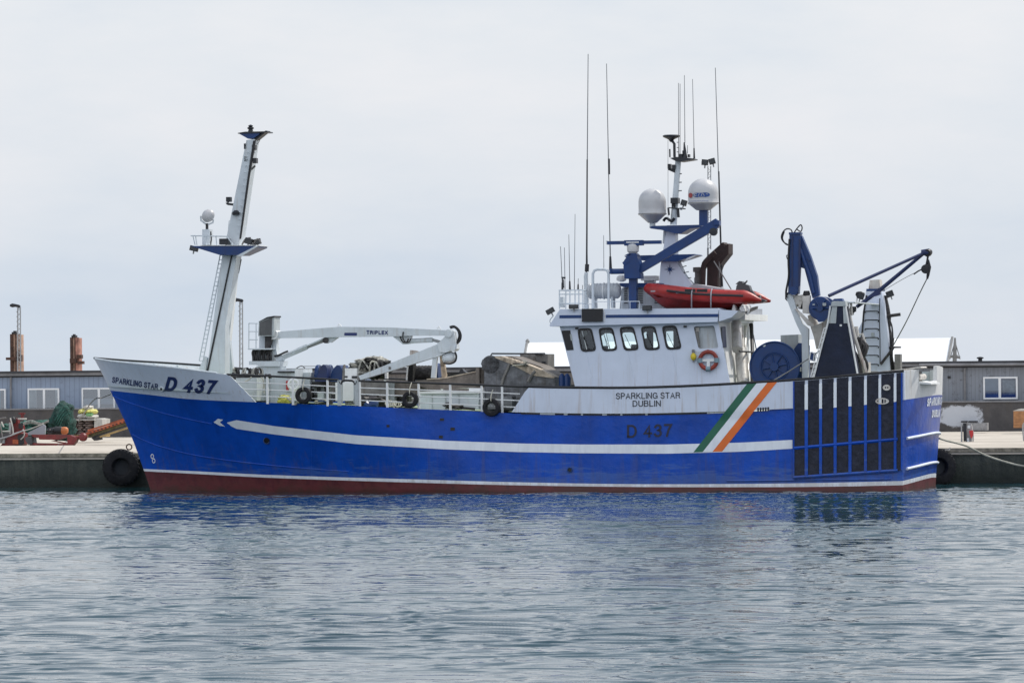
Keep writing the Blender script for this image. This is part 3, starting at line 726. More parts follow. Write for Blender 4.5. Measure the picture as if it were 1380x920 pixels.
g.tube(smooth([rp(456.5,513), rp(459,517), rp(461,514), rp(464,512.5), rp(474,513), rp(477,515), rp(478.5,518), rp(481,513)], 4), .036, 8)
g.build('boarding_gate', trawler)

def tyre(px, py, r, label, v_off=-.12, squash=1.0, tilt=0.0):
    c = on_hull(px, py); c = Vector((c.x, c.y+v_off, c.z)); R = r/41.2
    t = thing('tyre_fender', label, 'tyre', c, 'tyres hung over the ship side')
    m = MB('rubber').lathe([(R*.52, -.09), (R*.62, -.115), (R*.92, -.10), (R, -.06), (R, .06), (R*.92, .10), (R*.62, .115), (R*.52, .09), (R*.50, 0), (R*.52, -.09)], c, (tilt, -1, 0), 30)
    m.f = m.f[:-2]; m.m = m.m[:-2]
    m.build('tyre_body', t)
    MB('rope_white').tube(smooth([c+Vector((0, .02, R*.45)), c+Vector((.01, -.13, R*.75)), c+Vector((.0, -.06, R+.08)), c+Vector((.02, .12, R+.28))], 4), .016, 6).build('lanyard', t)
    return t
tyre(410.5, 532.5, 11.3, 'black tyre hanging on the white rail just right of the yellow net bundle')
tyre(554, 538, 11, 'black tyre hanging on the white rail between the crane boom end and the gate')
tyre(663.5, 548.8, 12, 'black tyre hanging lowest, at the rail before the white side bulwark')

# ------------------------------------------------------------------ wheelhouse
WV = 3.3
def L2(pts, v=-WV): return [(q.x, q.z) for q in (S(x, y, v) for x, y in pts)]
def rrect(pts, r=.28, n=3):     # rounded loop from a px parallelogram
    P = [Vector(p) for p in pts]; out = []
    for i, p in enumerate(P):
        a = P[i-1]; b = P[(i+1) % len(P)]; d = min((a-p).length, (b-p).length)*r
        s_ = p+(a-p).normalized()*d; e_ = p+(b-p).normalized()*d
        for k_ in range(n+1):
            t = k_/n; out.append(tuple((1-t)**2*s_+2*t*(1-t)*p+t*t*e_))
    return out
outer = L2([(753.2,436), (967,431.5), (984,516), (992,556), (784,557), (775,521)])
wins = [[(779.6,444.6),(796.5,444),(802.5,471),(784.2,472)], [(807.8,443.8),(825,443.2),(831,470.2),(813,471.2)], [(836,442.6),(853.2,442),(859.8,469.6),(842,470.5)],
        [(864.8,441.8),(882,441.2),(888.5,469),(870.6,469.9)], [(893.3,441),(910.5,440.3),(917.6,468.2),(899.3,469.2)]]
def inset(q, d): 
    c = Vector((sum(p[0] for p in q)/4, sum(p[1] for p in q)/4)); return [tuple(c+(Vector(p)-c)*(1-d/((Vector(p)-c).length))) for p in q]
holes = [L2(rrect(w_)) for w_ in wins]
shelter = [(934.6,439.9),(962.6,438.6),(968.3,468.8),(941.5,469.8)]
wh = MB(); wh.panel(outer, holes+[L2(rrect(shelter, .12))], -WV, -WV+.06, 'hull_white', 'interior_dark', 'black')
def mirror_from(mb, fn):
    m2 = MB(); fn(m2)
    for v in m2.v: v.y = -v.y
    return m2
zf = {'t': L2([(753.2,436)])[0], 'm': L2([(775,521)])[0], 'b': L2([(784,557)])[0]}
fwins = [[(x0,y0),(x1,y1),(x2,y2),(x3,y3)] for (x0,y0),(x1,y1),(x2,y2),(x3,y3) in [[(p[0]+dx, p[1]+dy) for p, dx, dy in zip(q, (1,1,1,1), (4.5,4.5,0,0))] for q in wins[1:]]]
fouter = outer; fholes = [L2(rrect(w_), WV) for w_ in fwins]
far_ = MB(); far_.panel(fouter, fholes, WV, WV-.06, 'hull_white', 'interior_dark', 'black')
k_ = len(wh.v); wh.v += far_.v; wh.f += [tuple(i+k_ for i in f) for f in far_.f]; wh.m += far_.m
# front wall with five window openings: worked out in (v, slant) then laid on the raked plane
ft, fb = Vector((zf['t'][0], 0, zf['t'][1])), Vector((zf['m'][0], 0, zf['m'][1]))
def fr_pt(v, s_): p = ft+(fb-ft)*s_; return Vector((p.x+.012*v*v, v, p.z))
fl = [(-WV+.06+i*(2*WV-.12)/12, 0) for i in range(13)] + [(WV-.06-i*(2*WV-.12)/12, 1) for i in range(13)]
fh = []
for i in range(6):
    c = -2.75+i*1.1; fh.append([(c-.42, .10), (c+.42, .10), (c+.42, .42), (c-.42, .42)])
flat = [p for l in [fl]+fh for p in l]; tri = tessellate_polygon([[Vector((p[0], p[1], 0)) for p in l] for l in [fl]+fh])
a = wh.add([fr_pt(*p) for p in flat]); b = wh.add([fr_pt(*p)+Vector((.06, 0, 0)) for p in flat])
for t in tri: wh.cur = 'hull_white'; wh.face([a+i for i in t]); wh.cur = 'interior_dark'; wh.face([b+i for i in t])
wh.cur = 'hull_white'; fm = Vector((zf['b'][0], 0, zf['b'][1])); A = wh.add([fb+Vector((0,-WV+.06,0)), fb+Vector((0,WV-.06,0)), fm+Vector((0,WV-.06,0)), fm+Vector((0,-WV+.06,0))]); wh.face(range(A, A+4))
# aft wall
AT = S(966.5, 431.5, -WV); AB = S(992, 556, -WV); AD = (AB-AT).normalized(); AN = AD.cross(Vector((0,1,0))).normalized()
wh.cur = 'bright_white'; A = wh.add([(AT.x-.02, -WV+.06, AT.z), (AT.x-.02, WV-.06, AT.z), (AB.x-.02, WV-.06, AB.z), (AB.x-.02, -WV+.06, AB.z)]); wh.face(range(A, A+4))
wh.cur = 'interior_dark'; A = wh.add([(AT.x-.06, -WV+.06, AT.z), (AT.x-.06, WV-.06, AT.z), (AB.x-.06, WV-.06, AB.z), (AB.x-.06, -WV+.06, AB.z)]); wh.face(range(A, A+4))
flz = S(850, 482, -WV).z
wh.box((ft.x+.4, -WV+.07, flz-.05), (AT.x-.1, WV-.07, flz)); wh.cur = 'interior_dark'
wh.recalc = False
cab = wh.build('wheelhouse', trawler, angle=30)
# windows: gasket frame, pane
def win(pts, v, s=-1, mat='cabin_glass'):
    L2 = lambda p_: [(q.x, q.z) for q in (S(x, y, v) for x, y in p_)]
    lo_ = L2(rrect(pts)); big = L2(rrect([tuple(Vector(p)+(Vector(p)-Vector((sum(q[0] for q in pts)/4, sum(q[1] for q in pts)/4))).normalized()*2.6) for p in pts])) ; n = len(lo_)
    sm = L2(rrect(inset(pts, 1.2)))
    f = MB('dark_blue'); A = f.add([(p[0], v+s*.02, p[1]) for p in big]+[(p[0], v+s*.02, p[1]) for p in sm]); B = f.add([(p[0], v, p[1]) for p in big]+[(p[0], v-s*.03, p[1]) for p in sm])
    f.cur = 'black'
    for i in range(n): j = (i+1) % n; f.face((A+i, A+j, A+n+j, A+n+i)); f.face((A+i, A+j, B+j, B+i)); f.face((A+n+i, A+n+j, B+n+j, B+n+i))
    w_ = f.build('window', cab)
    return w_
for q in wins: win(q, -WV)
for q in fwins: win(q, WV, 1)
for L_, v in ((wins, -WV+.01), (fwins, WV-.01)):       # each pane is its own mesh
    for q in L_:
        g1 = MB('cabin_glass'); lo_ = L2(rrect(q), v); k_ = g1.add([(p[0], v, p[1]) for p in lo_]); g1.face(range(k_, k_+len(lo_))); g1.recalc = False; g1.build('window_pane', cab)
for i in range(6):
    c = -2.75+i*1.1; g1 = MB('cabin_glass'); k_ = g1.add([fr_pt(*p)+Vector((.02,0,0)) for p in ((c-.42,.10),(c+.42,.10),(c+.42,.42),(c-.42,.42))]); g1.face(range(k_, k_+4)); g1.recalc = False; g1.build('window_pane', cab)
cw = MB('black'); P = L2([(756.6,445.3),(768.5,444.9),(773.2,471.4),(763.4,472)]); k_ = cw.add([(p[0], -WV-.012, p[1]) for p in P]); cw.face(range(k_, k_+4))
cw.cur = 'casing_grey'; P = L2([(768,450),(770.5,450),(772,459),(769.5,459)]); k_ = cw.add([(p[0], -WV-.016, p[1]) for p in P]); cw.face(range(k_, k_+4)); cw.recalc=False; cw.build('window', cab)
# things inside: consoles, chair, pillars seen against the light
ins = MB('interior_dark')
for x0, x1, y0, y1, v0, v1 in ((793, 799, 437, 482, -.2, .2), (804,815,466,482,.2,.6), (828,838,467,482,0,.3), (852,858,464,482,-.2,.2), (872, 880, 437, 482, -.1, .1), (862,871,456,482,0,.1), (890, 897.5, 437, 482, -.1, .1), (908, 920, 437, 482, -.1, .1), (897,909,437,445.5,-.1,0)):
    a = S(x0, y0, 0); b = S(x1, y1, 0); ins.box((a.x, v0, b.z), (b.x, v1, a.z))
ins.build('console', cab)
# sheltered side opening with pale lining
sh = MB('casing_grey'); a = S(932, 437, -WV+.20); b = S(970.5, 473, -WV+.20)
sh.cur = 'gear_white'; sh.box((a.x-.1, -WV+.20, b.z), (b.x-.06, -WV+.24, a.z)); sh.cur = 'rust_white'; sh.box((a.x+.14, -WV+.12, a.z-.26), (a.x+.26, -WV+.19, a.z-.10))
sh.cur = 'steel_grey'; P = L2([(936.5,447),(940.5,446),(943.5,467.5),(941.8,468)]); sh.prism(P, -WV+.02, -WV+.06)
sh.build('shelter_lining', cab)
# visor roof
vf = L2([(754.5,416.6),(968.5,415.2),(967,433.6),(900,435.8),(741,439.8),(740.6,437.6)], -WV-.22)
roof = MB('hull_white').prism(vf, -WV-.22, WV+.22)
roof.cur = 'hull_white'; P = L2([(968.8,417),(995,418.8),(986,427.4),(968.8,433.2)], -WV-.20); roof.prism(P, -WV-.20, -WV+1.6)
a = S(983, 427, .5); b = S(1020, 436, .5)
roof.cur = 'bright_white'; roof.box((AT.x-.2, -1.2, a.z-.12), (AT.x+.55, WV+.1, a.z+.08)); roof.cur = 'board_grey'; roof.box((AT.x-.1, 0.4, a.z+.08), (AT.x+.40, WV-.1, a.z+.28))
rf = roof.build('visor_roof', trawler)
rs = MB('gear_blue'); 
for x0, x1 in ((754, 783.5), (816.5, 968)): P = L2([(x0, 424.6-(x0-754)*.008), (x1, 424.6-(x1-754)*.008), (x1, 428.8-(x1-754)*.008), (x0, 428.8-(x0-754)*.008)], -WV-.22); k_ = rs.add([(p[0], -WV-.228, p[1]) for p in P]); rs.face(range(k_, k_+4))
rs.recalc = False; rs.build('roof_stripe', rf)
MB('black').boxpx(784, 415.9, 812, 433.4, -WV-.30, -WV-.225).build('name_board_box', rf)
MB('bright_white').tubepx([(813,416),(815,425),(814,434)], -WV-.24, .012, 5).build('board_bracket', rf)
# aft wall outfit: window, ducts, pipes
def AW(px, py, o=0.0): p = PL(px, py, AT, AN); return p + AN*o*(1 if AN.x > 0 else -1)
def aw_quad(name, pts, mat, o): mb = MB(mat); k_ = mb.add([AW(x, y, o) for x, y in pts]); mb.face(range(k_, k_+len(pts))); mb.recalc = False; return mb.build(name, cab)
aw_quad('aft_window', [(971.8,440),(977,440),(978.6,468),(973.6,468)], 'dark_blue', .02)
def aw_tube(name, pts, mat, r, o, sm=0):
    P = [AW(x, y, o) for x, y in pts]; P = smooth(P, sm) if sm else P; return MB(mat).tube(P, r, 10).build(name, cab)
aw_tube('exhaust_duct', [(983.6,437),(984.6,473)], 'duct_alu', .17, .22)
aw_tube('exhaust_duct', [(988,474),(991.5,520)], 'duct_alu', .20, .26)
aw_tube('duct_band', [(984.8,470.5),(984.9,472.5)], 'rust_white', .18, .22)
aw_tube('vent_pipe', [(994.5,441),(996.6,478),(1000,517)], 'rust_white', .06, .12, 4)
aw_tube('vent_pipe', [(1000,441),(999.2,470),(1003,490),(1001.8,516)], 'duct_alu', .06, .12, 4)
aw_tube('vent_pipe', [(1004,441),(1005.8,480),(1004.5,516)], 'bright_white', .05, .10, 4)
aw_tube('cable_run', [(1008.3,438),(1010.5,517)], 'black', .075, .1)
aw_tube('cable_run', [(976.5,477.5),(994.5,478.5),(996,484),(997,518)], 'black', .03, .5)

# lifebuoy with its light: hang on the wall, things of their own
c = S(954.5, 485.4, -WV-.10)
lb = thing('lifebuoy', 'orange ring lifebuoy with pale crossed straps on the white wheelhouse side', 'lifebuoy', c)
MB('buoy_orange').torus(c, (0,-1,0), .275, .065, 36, 12, .8).build('ring', lb)
for a_, m_ in ((0, 'strap_blue'), (math.pi, 'strap_blue'), (math.pi*1.5, 'strap_blue')):
    d_ = Vector((math.cos(a_), 0, math.sin(a_)))
    s_ = MB(m_); t_ = Vector((-d_.z, 0, d_.x)); p0 = c+d_*.275
    s_.tube([p0-t_*.075, p0+t_*.075], .082, 12); s_.build('strap', lb)
MB('buoy_orange').tube([c+Vector((0,-.01,.345)), c+Vector((0,-.01,.20))], .03, 8).build('top_band', lb)
x_ = MB('bright_white'); x_.box((c.x-.20, c.y-.0, c.z-.04), (c.x+.20, c.y+.035, c.z+.045)); x_.box((c.x-.05, c.y-.003, c.z-.24), (c.x+.05, c.y+.032, c.z+.03)); x_.build('bracket', lb)
c = S(934.4, 480, -WV-.08)
ll = thing('lifebuoy_light', 'small yellow float light clipped left of the lifebuoy', 'light', c)
MB('yellow').lathe([(.03,-.13),(.055,-.11),(.095,-.05),(.095,.03),(.05,.09),(.035,.11)], c, (0,0,1), 14).build('float_body', ll)
MB('post_grey').lathe([(.03,-.19),(.03,-.13)], c, (0,0,1), 10).build('lens', ll); MB('post_grey').lathe([(.045,.11),(.05,.2),(.02,.23)], c, (0,0,1), 10).build('clip', ll)
MB('rope_white').tube(smooth([c+Vector((0,-.02,.2)), c+Vector((.15,-.03,.12)), c+Vector((.3,-.03,.16))], 4), .008, 5).build('cord', ll)

for x0, y0, x1, y1 in ((790,473,806,546),(846,471,862,546),(905,470,921,546)):
    MB('hull_white').tubepx([(x0,y0),(x1,y1)], -WV-.002, .006, 4).build('plate_seam', cab)
for q in wins: a = S(q[3][0]+9, q[3][1]-1, -WV-.05); b = S(q[0][0]+6, q[0][1]+8, -WV-.05); MB('black').tube([a, b], .008, 4).build('wiper', cab)
for x, y in ((775,441),(921,438.6)): MB('black_metal').boxpx(x, y, x+4, y+2.5, -WV-.08, -WV).build('deck_light', cab)
# ------------------------------------------------------------------ roof gear
def flood(name, px, py, v, w, h, parent, yaw=0.0, label=None):
    c = S(px, py, v); R_ = Matrix.Rotation(yaw, 3, 'Y'); mb = MB('black_metal')
    def tr(p): return c + R_ @ Vector(p)
    def bx(a, b):
        k0 = len(mb.v); mb.box(a, b)
        for i in range(k0, len(mb.v)): mb.v[i] = tr(mb.v[i])
    bx((-w/2, -.10, -h/2), (w/2, .02, h/2)); bx((-w/2+.04, .02, -h/2+.03), (w/2-.04, .10, h/2-.03)); mb.cur = 'galvanised'
    bx((-w/2-.02, -.03, -.02), (-w/2, .0, .02)); bx((-.02, -.02, -h/2-.10), (.02, .02, -h/2)); mb.cur = 'lamp_glass'; bx((-w/2+.025, -.104, -h/2+.025), (w/2-.025, -.101, h/2-.025))
    o = mb.build(name, parent)
    if label: o['label'] = label
    return o
flood('floodlight', 773.5, 413.2, -WV-.25, .30, .14, rf); flood('floodlight', 872.5, 414.8, -WV-.25, .30, .15, rf); flood('floodlight', 742, 419, -WV-.15, .27, .16, rf, -.5)
MB('gear_white').tubepx([(746,425),(741,432),(744,438)], -WV-.2, .018, 6, 4).build('light_bracket', rf)
# rail basket with whip aerials
bk = MB('gear_white')
RZ = 416.2
for v in (-2.2, -.6):
    for x in (754,762.5,768,775,780,785.5): bk.tubepx([(x, RZ), (x, 391)], v, .022, 6)
    for y in (391, 396.5, 409): bk.tubepx([(753, y), (786, y-.3)], v, .022, 6)
for x in (754, 785.5):
    for y in (391, 409): bk.tube([S(x, y, -2.2), S(x, y, -2.2)+Vector((0,1.6,0))], .022, 6)
bk.boxpx(754.5, 400, 759, 414, -1.4, -.9)
bk.build('aerial_rail', rf)
def whip(x0, y0, x1, y1, v, r0, r1, base=None, parent=None, mat='aerial_grey'):
    a = S(x0, y0, v); b = S(x1, y1, v); mb = MB(mat); m_ = a+(b-a)*.3
    mb.tube([a, m_, b], [r0, r0*.8, r1], 6)
    if base:
        mb.cur = 'black_metal'; d = (b-a).normalized(); mb.tube([a-d*.0, a+d*base], [r0*2.4, r0*1.6], 8)
    return mb.build('whip_aerial', parent or rf)
whip(758, 391, 755.4, 332, -1.5, .016, .010, .25); whip(761.5, 391, 760.6, 333.5, -1.2, .014, .009); whip(768, 391, 766.6, 316, -1.5, .016, .009, .3)
whip(774, 391, 775, 288.5, -1.4, .014, .008); whip(779, 391, 779.3, 375, -1.6, .014, .01, .2); whip(785, 391, 785, 384, -1.6, .012, .01)
whip(813.8, 365, 813.5, 317, .8, .012, .008)
MB('black_metal').tubepx([(759,388),(758.5,377),(757,374),(762,374.5)], -1.3, .035, 8).build('horn', rf)
aer = whip(790.2, 368, 792.6, 73, -1.0, .024, .012); MB('gear_white').tubepx([(790.4, 416), (789.6, 372), (790.2,367)], -1.0, [.085,.07,.06], 10).build('aerial_mast', rf)
MB('black_metal').tubepx([(790.7,366),(791.2,356)], -1.0, .07, 8).build('insulator', rf)
MB('black_metal').tubepx([(790.9,359),(790.8,340),(791.3,215)], -1.0, [.034,.028,.024], 8).build('aerial_sleeve', rf)
whip(822.8, 364, 817.4, 86, -1.2, .022, .011, .45); MB('black_metal').tubepx([(820.9,235),(820.6,214)], -1.2, .035, 8).build('insulator', rf)
whip(973, 392, 964, 91.5, .2, .022, .011, .5); MB('black_metal').tubepx([(973,386),(970.5,300),(968.6,231)], .2, [.032,.030,.025], 8).build('aerial_sleeve', rf)
MB('gear_white').tubepx([(973, 414), (973, 386)], .2, .05, 8).build('aerial_mast', rf)
MB('gear_white').tubepx([(799,416),(799,369),(801,364.5),(805,363),(815,363),(818.5,364.5),(820.2,369),(820.2,416)], -2.0, .045, 10).build('hoop_rail', rf)
# life raft canister in its cradle
c = S(814, 392, -1.6)
lr = thing('liferaft_canister', 'grey ribbed liferaft canister lying on the roof behind the hoop rail', 'liferaft', c)
m = MB('raft_shell'); prof = [(.02,-.56),(.17,-.55),(.23,-.50)]
for i in range(-4, 5): prof += [(.255, i*.11-.03), (.262, i*.11), (.245, i*.11+.03)]
prof += [(.23,.50),(.17,.55),(.02,.56)]
m.lathe(prof, c, (1,0,0), 28); m.build('shell', lr)
MB('bright_white').torus(c, (1,0,0), .262, .02, 24, 6).build('band', lr)
for d in (-.3, .3): MB('gear_white').box((c.x+d-.03, c.y-.24, c.z-.56), (c.x+d+.03, c.y+.24, c.z-.2)).build('cradle', lr)
# casing with louvres and blue slab under the radar post
cs = MB('gear_white').prismpx([(835,416),(838,388),(862,383),(888,383),(893,416)], -.9, 1.8)
cs.cur = 'black'
for x0, x1 in ((841, 845.5), (858.5, 866.5), (882, 886)):
    for i in range(9): cs.boxpx(x0, 388.5+i*2.4, x1, 389.5+i*2.4, -.93, -.90)
cs.build('roof_casing', trawler)
sb = MB('gear_blue').prismpx([(831,383.4),(836,381.4),(888,381.2),(888,387),(840,387)], -1.1, 1.9); sb.build('casing_roof', trawler)
MB('dome_white').lathe([(.04,-.02),(.10,0),(.16,.03),(.17,.10),(.14,.16),(.08,.20),(.02,.21)], S(837.5, 379, 0), (0,0,1), 20).build('small_dome', trawler)
MB('dome_white').boxpx(863.5, 371.5, 884, 378, -.2, .4).boxpx(868, 378, 881, 382, -.1, .3).build('fog_signal', trawler)
rr = MB('gear_white')
for x in (826, 838, 849, 862): rr.tubepx([(x, 416), (x, 406)], -2.7, .012, 5)
rr.tubepx([(800,406.5),(862,406)], -2.7, .014, 6)
rr.build('roof_rail', rf)
# blue radar and davit post
RV = -1.9
rp_ = MB('gear_blue').prismpx([(847.4,416),(847.4,372),(857.6,372),(857.6,416)], RV-.13, RV+.13)
rp_.prismpx([(841,351),(846,344),(849,341.5),(846,344.5),(858,344),(862.5,357),(861,366),(863,369),(863,375.5),(841.5,375.5),(841,368),(840,360)], RV-.28, RV+.28)
rp_.prismpx([(838.5,354),(845,347.5),(848,352),(841,358)], RV-.30, RV+.20)
rp_.boxpx(843.5, 367.5, 862, 375, RV-.34, RV+.34)
rp_.prismpx([(841,344.5),(846.5,341.5),(856,341),(860,344.5)], RV-.2, RV+.3)
rp_.build('davit_post', trawler)
am = MB('gear_blue').prismpx([(858,358.5),(964,294.5),(966.4,297),(970,303.5),(967,307.2),(861,369)], RV-.14, RV+.10)
am.boxpx(962, 297, 969, 303, RV-.2, RV+.2)
arm = am.build('davit_arm', trawler)
MB('gear_blue').tubepx([(841,365.5),(823,365.8)], RV, .09, 8).boxpx(821.2, 361.5, 823.8, 369, RV-.12, RV+.12).build('side_arm', trawler)
hk = MB('black_metal'); hk.lathe([(.03,-.02),(.13,-.01),(.13,.11),(.03,.12)], S(962, 312.5, RV-.06), (0,-1,0), 16); hk.tubepx([(966,306),(963,309)], RV, .04, 6); hk.tubepx([(958,306),(963,317),(967,309)], RV, .02, 6, 4); hk.build('davit_block', trawler)
c = S(853, 333.5, RV)
rg = MB('dome_white').lathe([(.05,-.30),(.10,-.28),(.12,-.22),(.19,-.15),(.20,.02),(.17,.08),(.09,.12),(.05,.16)], c+Vector((0,0,.02)), (0,0,1), 22).build('radar_gearbox', trawler)
sn = MB('gear_blue').boxpx(817.5, 324.4, 890.5, 329, RV-.10, RV+.10); sn.boxpx(841, 323.6, 866, 330.8, RV-.13, RV+.13); sn.cur = 'bright_white'
sn.boxpx(844, 325.6, 861, 327.2, RV-.14, RV-.13); sn.boxpx(816.5, 324.3, 818, 329.1, RV-.105, RV+.105); sn.build('radar_scanner', trawler)
# main mast
mm = MB('hull_white').prismpx([(888,384),(890.3,357),(894,335),(899,303.5),(909.6,303.5),(911.2,343),(913.5,355),(918,364),(925,374),(934,384),(934,416),(885,416)], -.22, .28)
mm.cur = 'gear_white'; mm.tubepx([(907.6,303),(912,244),(914,216)], .03, [.115,.10,.10], 12)
mm.tubepx([(896,311),(894.8,327),(898,329)], -.1, .05, 8)
mast = mm.build('main_mast', trawler)
star = MB('gear_blue'); cpx, cpy = 902.8, 363
P = []
for i in range(16):
    a_ = math.pi/2+i*math.pi/8; r_ = (8.2 if i % 4 == 0 else 5.0 if i % 4 == 2 else 2.1); q = S(cpx+r_*math.cos(a_), cpy-r_*math.sin(a_), -.22); P.append((q.x, q.z))
star.prism(P, -.232, -.222); star.build('star_emblem', mast)
lp = MB('gear_blue').prismpx([(841.3,345.4),(850,344.4),(936.5,342.3),(938.6,343.6),(924,348.5),(912,352.2),(884,352),(860,350.5),(846,348.5)], -.5, .7)
lp.cur = 'gear_white'; lp.prismpx([(926,347.6),(936,343.6),(939.5,343.8),(920,354)], -.53, -.50); lp.prismpx([(912,352.4),(916,352),(922,366),(920,367)], -.1, .1); lp.build('lower_platform', mast)
up_ = MB('gear_blue').prismpx([(874.8,306),(880,304.4),(945,302.8),(946,306.5),(930,308),(918,314.6),(909,314.6),(890,309.5),(877,308)], -.5, .6).build('upper_platform', mast)
def dome(name, px, cy_band, rpx, topy, boty, v, bot_w, parent, postpts=None):
    c = S(px, cy_band, v); R = rpx/41.2; H = (cy_band-topy)/41.2; B = (boty-cy_band)/41.2; bw = bot_w/41.2
    prof = [(bw*.9,-B),(bw,-B+.01),(R*.93,-.04),(R*1.0,-.03),(R*1.01,.0),(R*.985,.012)]
    hs = max(0.02, H-R*.95)
    prof += [(R*.985, hs*.5), (R*.985, hs)] + [(R*.985*math.cos(a), hs+(H-hs)*math.sin(a)) for a in [i*math.pi/2/9 for i in range(1, 10)]]
    m_ = MB('dome_white').lathe(prof, c, (0,0,1), 36); o = m_.build(name, parent, angle=50)
    MB('steel_grey').torus(c+Vector((0,0,.0)), (0,0,1), R*1.0, .012, 36, 6).build('seam', o)
    return o, c, R
d1, c1, R1 = dome('satellite_dome', 879.2, 288.2, 19.2, 253.6, 300.5, -.1, 6.5, trawler)
MB('gear_white').lathe([(.10, -.30), (.10, -.12)], c1+Vector((0,0,-.17)), (0,0,1), 14).build('dome_post', trawler)
d2, c2, R2 = dome('satellite_dome', 947.8, 273.6, 20.8, 240.6, 283.3, RV+.5, 10, trawler)
MB('gear_blue').prismpx([(942,283),(953.2,283),(953.2,304),(942,304)], RV+.38, RV+.62).build('dome_post', trawler)
lg = MB('logo_blue')
def cyl_pt(px_, py_, off):    # wrap on the right dome
    x = (px_-947.8)/41.2; x = max(-R2*.98, min(R2*.98, x)); th = math.asin(x/(R2*1.0)); z = S(947.8, py_, RV+.5).z
    return Vector((c2.x+math.sin(th)*(R2+off), c2.y-math.cos(th)*(R2+off), z))
def oval(mb, cx, cy, rx, ry, off):
    n = 16; k_ = mb.add([cyl_pt(cx+rx*math.cos(i*6.2832/n)*(1 if True else 1), cy+ry*math.sin(i*6.2832/n), off) for i in range(n)])
    cc = mb.add([cyl_pt(cx, cy, off)])
    for i in range(n): mb.face((k_+i, k_+(i+1) % n, cc))
oval(lg, 943, 263.4, 5.5, 3.0, .006); oval(lg, 954, 263.2, 6, 3.0, .007); oval(lg, 948.5, 263.3, 6, 2.7, .0085)
lg.cur = 'logo_red'; oval(lg, 933.2, 263.6, 3.4, 3.4, .010)
lg.cur = 'dome_white'; lg.recalc = False
def dash(*P): k_ = lg.add([cyl_pt(x, y, .014) for x, y in P]); lg.face(range(k_, k_+len(P)))
dash((939.2,261.6),(943,261.3),(943,262),(940,262.3)); dash((939,262.4),(940,262.3),(940,264.6),(939,264.8)); dash((940,264),(942.6,263.6),(942.6,264.4),(940,264.8))
dash((944.2,265.2),(945.0,265.2),(946.8,261.4),(946,261.4)); dash((948.2,265),(949,265),(950.6,261.6),(949.8,261.6)); dash((951.2,261.6),(952,261.6),(953.2,265),(952.4,265)); dash((955,261.8),(957.4,262.4),(957.4,263),(955,262.5))
lg.cur = 'logo_blue'
for i in range(12): k_ = lg.add([cyl_pt(931+i*2.3, 271.2, .006), cyl_pt(932.6+i*2.3, 271.2, .006), cyl_pt(932.6+i*2.3, 271.8, .006), cyl_pt(931+i*2.3, 271.8, .006)]); lg.face(range(k_, k_+4))
lg.build('dome_logo', d2)
# mast head
mh = MB('black_metal').prismpx([(902.6,213.2),(912,211.5),(935,213.6),(936,215),(917,218),(910,217)], -.3, .35); mh.build('mast_platform', mast)
dd = MB('black_metal'); c = S(904.6, 184, 0); dd.lathe([(.02,-.19),(.05,-.17),(.10,-.10),(.27,-.02),(.29,.02),(.24,.05),(.02,.06)], c, (0,0,1), 26); dd.tubepx([(906,190),(908.8,194),(909,212)], 0, .045, 8); dd.build('dish_aerial', mast)
ml = MB('black_metal'); ml.tubepx([(922.4,213),(922.8,203),(922,192)], 0, [.10,.05,.02], 8); ml.boxpx(915,207.5,919.5,212,-.1,.1); ml.boxpx(926.5,208,929,212,-.1,.1); ml.boxpx(919.5,203,921.5,207,-.1,.05); ml.tubepx([(902.8,212),(902.6,201)],0,.025,6)
ml.boxpx(899.5,221,903.5,227.5,-.12,.12); ml.boxpx(905.5,222,909.8,228,-.12,.12); ml.prismpx([(900,227),(911,227.5),(911.5,233),(908,232.6),(900,229)], -.05, .05); ml.build('navigation_lights', mast)
for x0, y0, x1, y1 in ((914.5,212,914.3,112), (916.4,211,916.5,113), (923,193,922.3,101.5), (935.6,214,933.3,106.8), (926.5,207,926.5,196)): whip(x0, y0, x1, y1, .05, .014, .009, .35 if x0 > 930 else None, mast)
rn = MB('black_metal')
for y in (234.5, 246, 257.3): rn.tubepx([(912, y), (918.8, y-.3)], 0, .018, 6)
for y in (192, 199, 205): rn.tubepx([(912, y), (914.6, y)], 0, .012, 5)
for y in (352, 360, 368, 376): rn.tubepx([(916, y+1), (922+.4*(y-352), y-2)], 0, .014, 5)
rn.build('climbing_rungs', mast)
cl = MB('black_metal'); cl.boxpx(903.5,266.5,913.5,274,-.25,.15); cl.boxpx(905,274,910,279,-.1,.1); cl.tubepx([(901,280),(924,281.5)], -.1, .02, 6); cl.tubepx([(900.5,280),(901.5,290)], -.1, .035, 6); cl.tubepx([(913.5,281),(914.5,293)], -.1, .045, 6); cl.tubepx([(894,298),(898,294),(905,298),(909,294)], -.1, .05, 6, 4); cl.cur = 'gear_white'; cl.boxpx(916,279.5,919,283,-.1,.1); cl.build('lamp_cluster', mast)
flood('floodlight', 922, 273.5, -.15, .19, .19, mast, .3)
MB('post_grey').tubepx([(900.2,189),(900.3,300)], -.2, .007, 4).build('halyard', mast)
fl_ = MB('galvanised')
for x in (954, 957.8): fl_.tubepx([(x, 224), (x, 336)], .6, .016, 5)
for i in range(16): y = 227+i*6.8; fl_.tubepx([(954, y), (957.8, y+3.4), (954, y+6.8)], .6, .010, 4)
fl_.tubepx([(954,334),(954,414)], .6, .03, 6)
lat = fl_.build('lattice_mast', trawler)
flood('floodlight', 950.4, 219, .6, .21, .19, lat, .1); flood('floodlight', 960, 217.6, .6, .20, .19, lat, -.25)
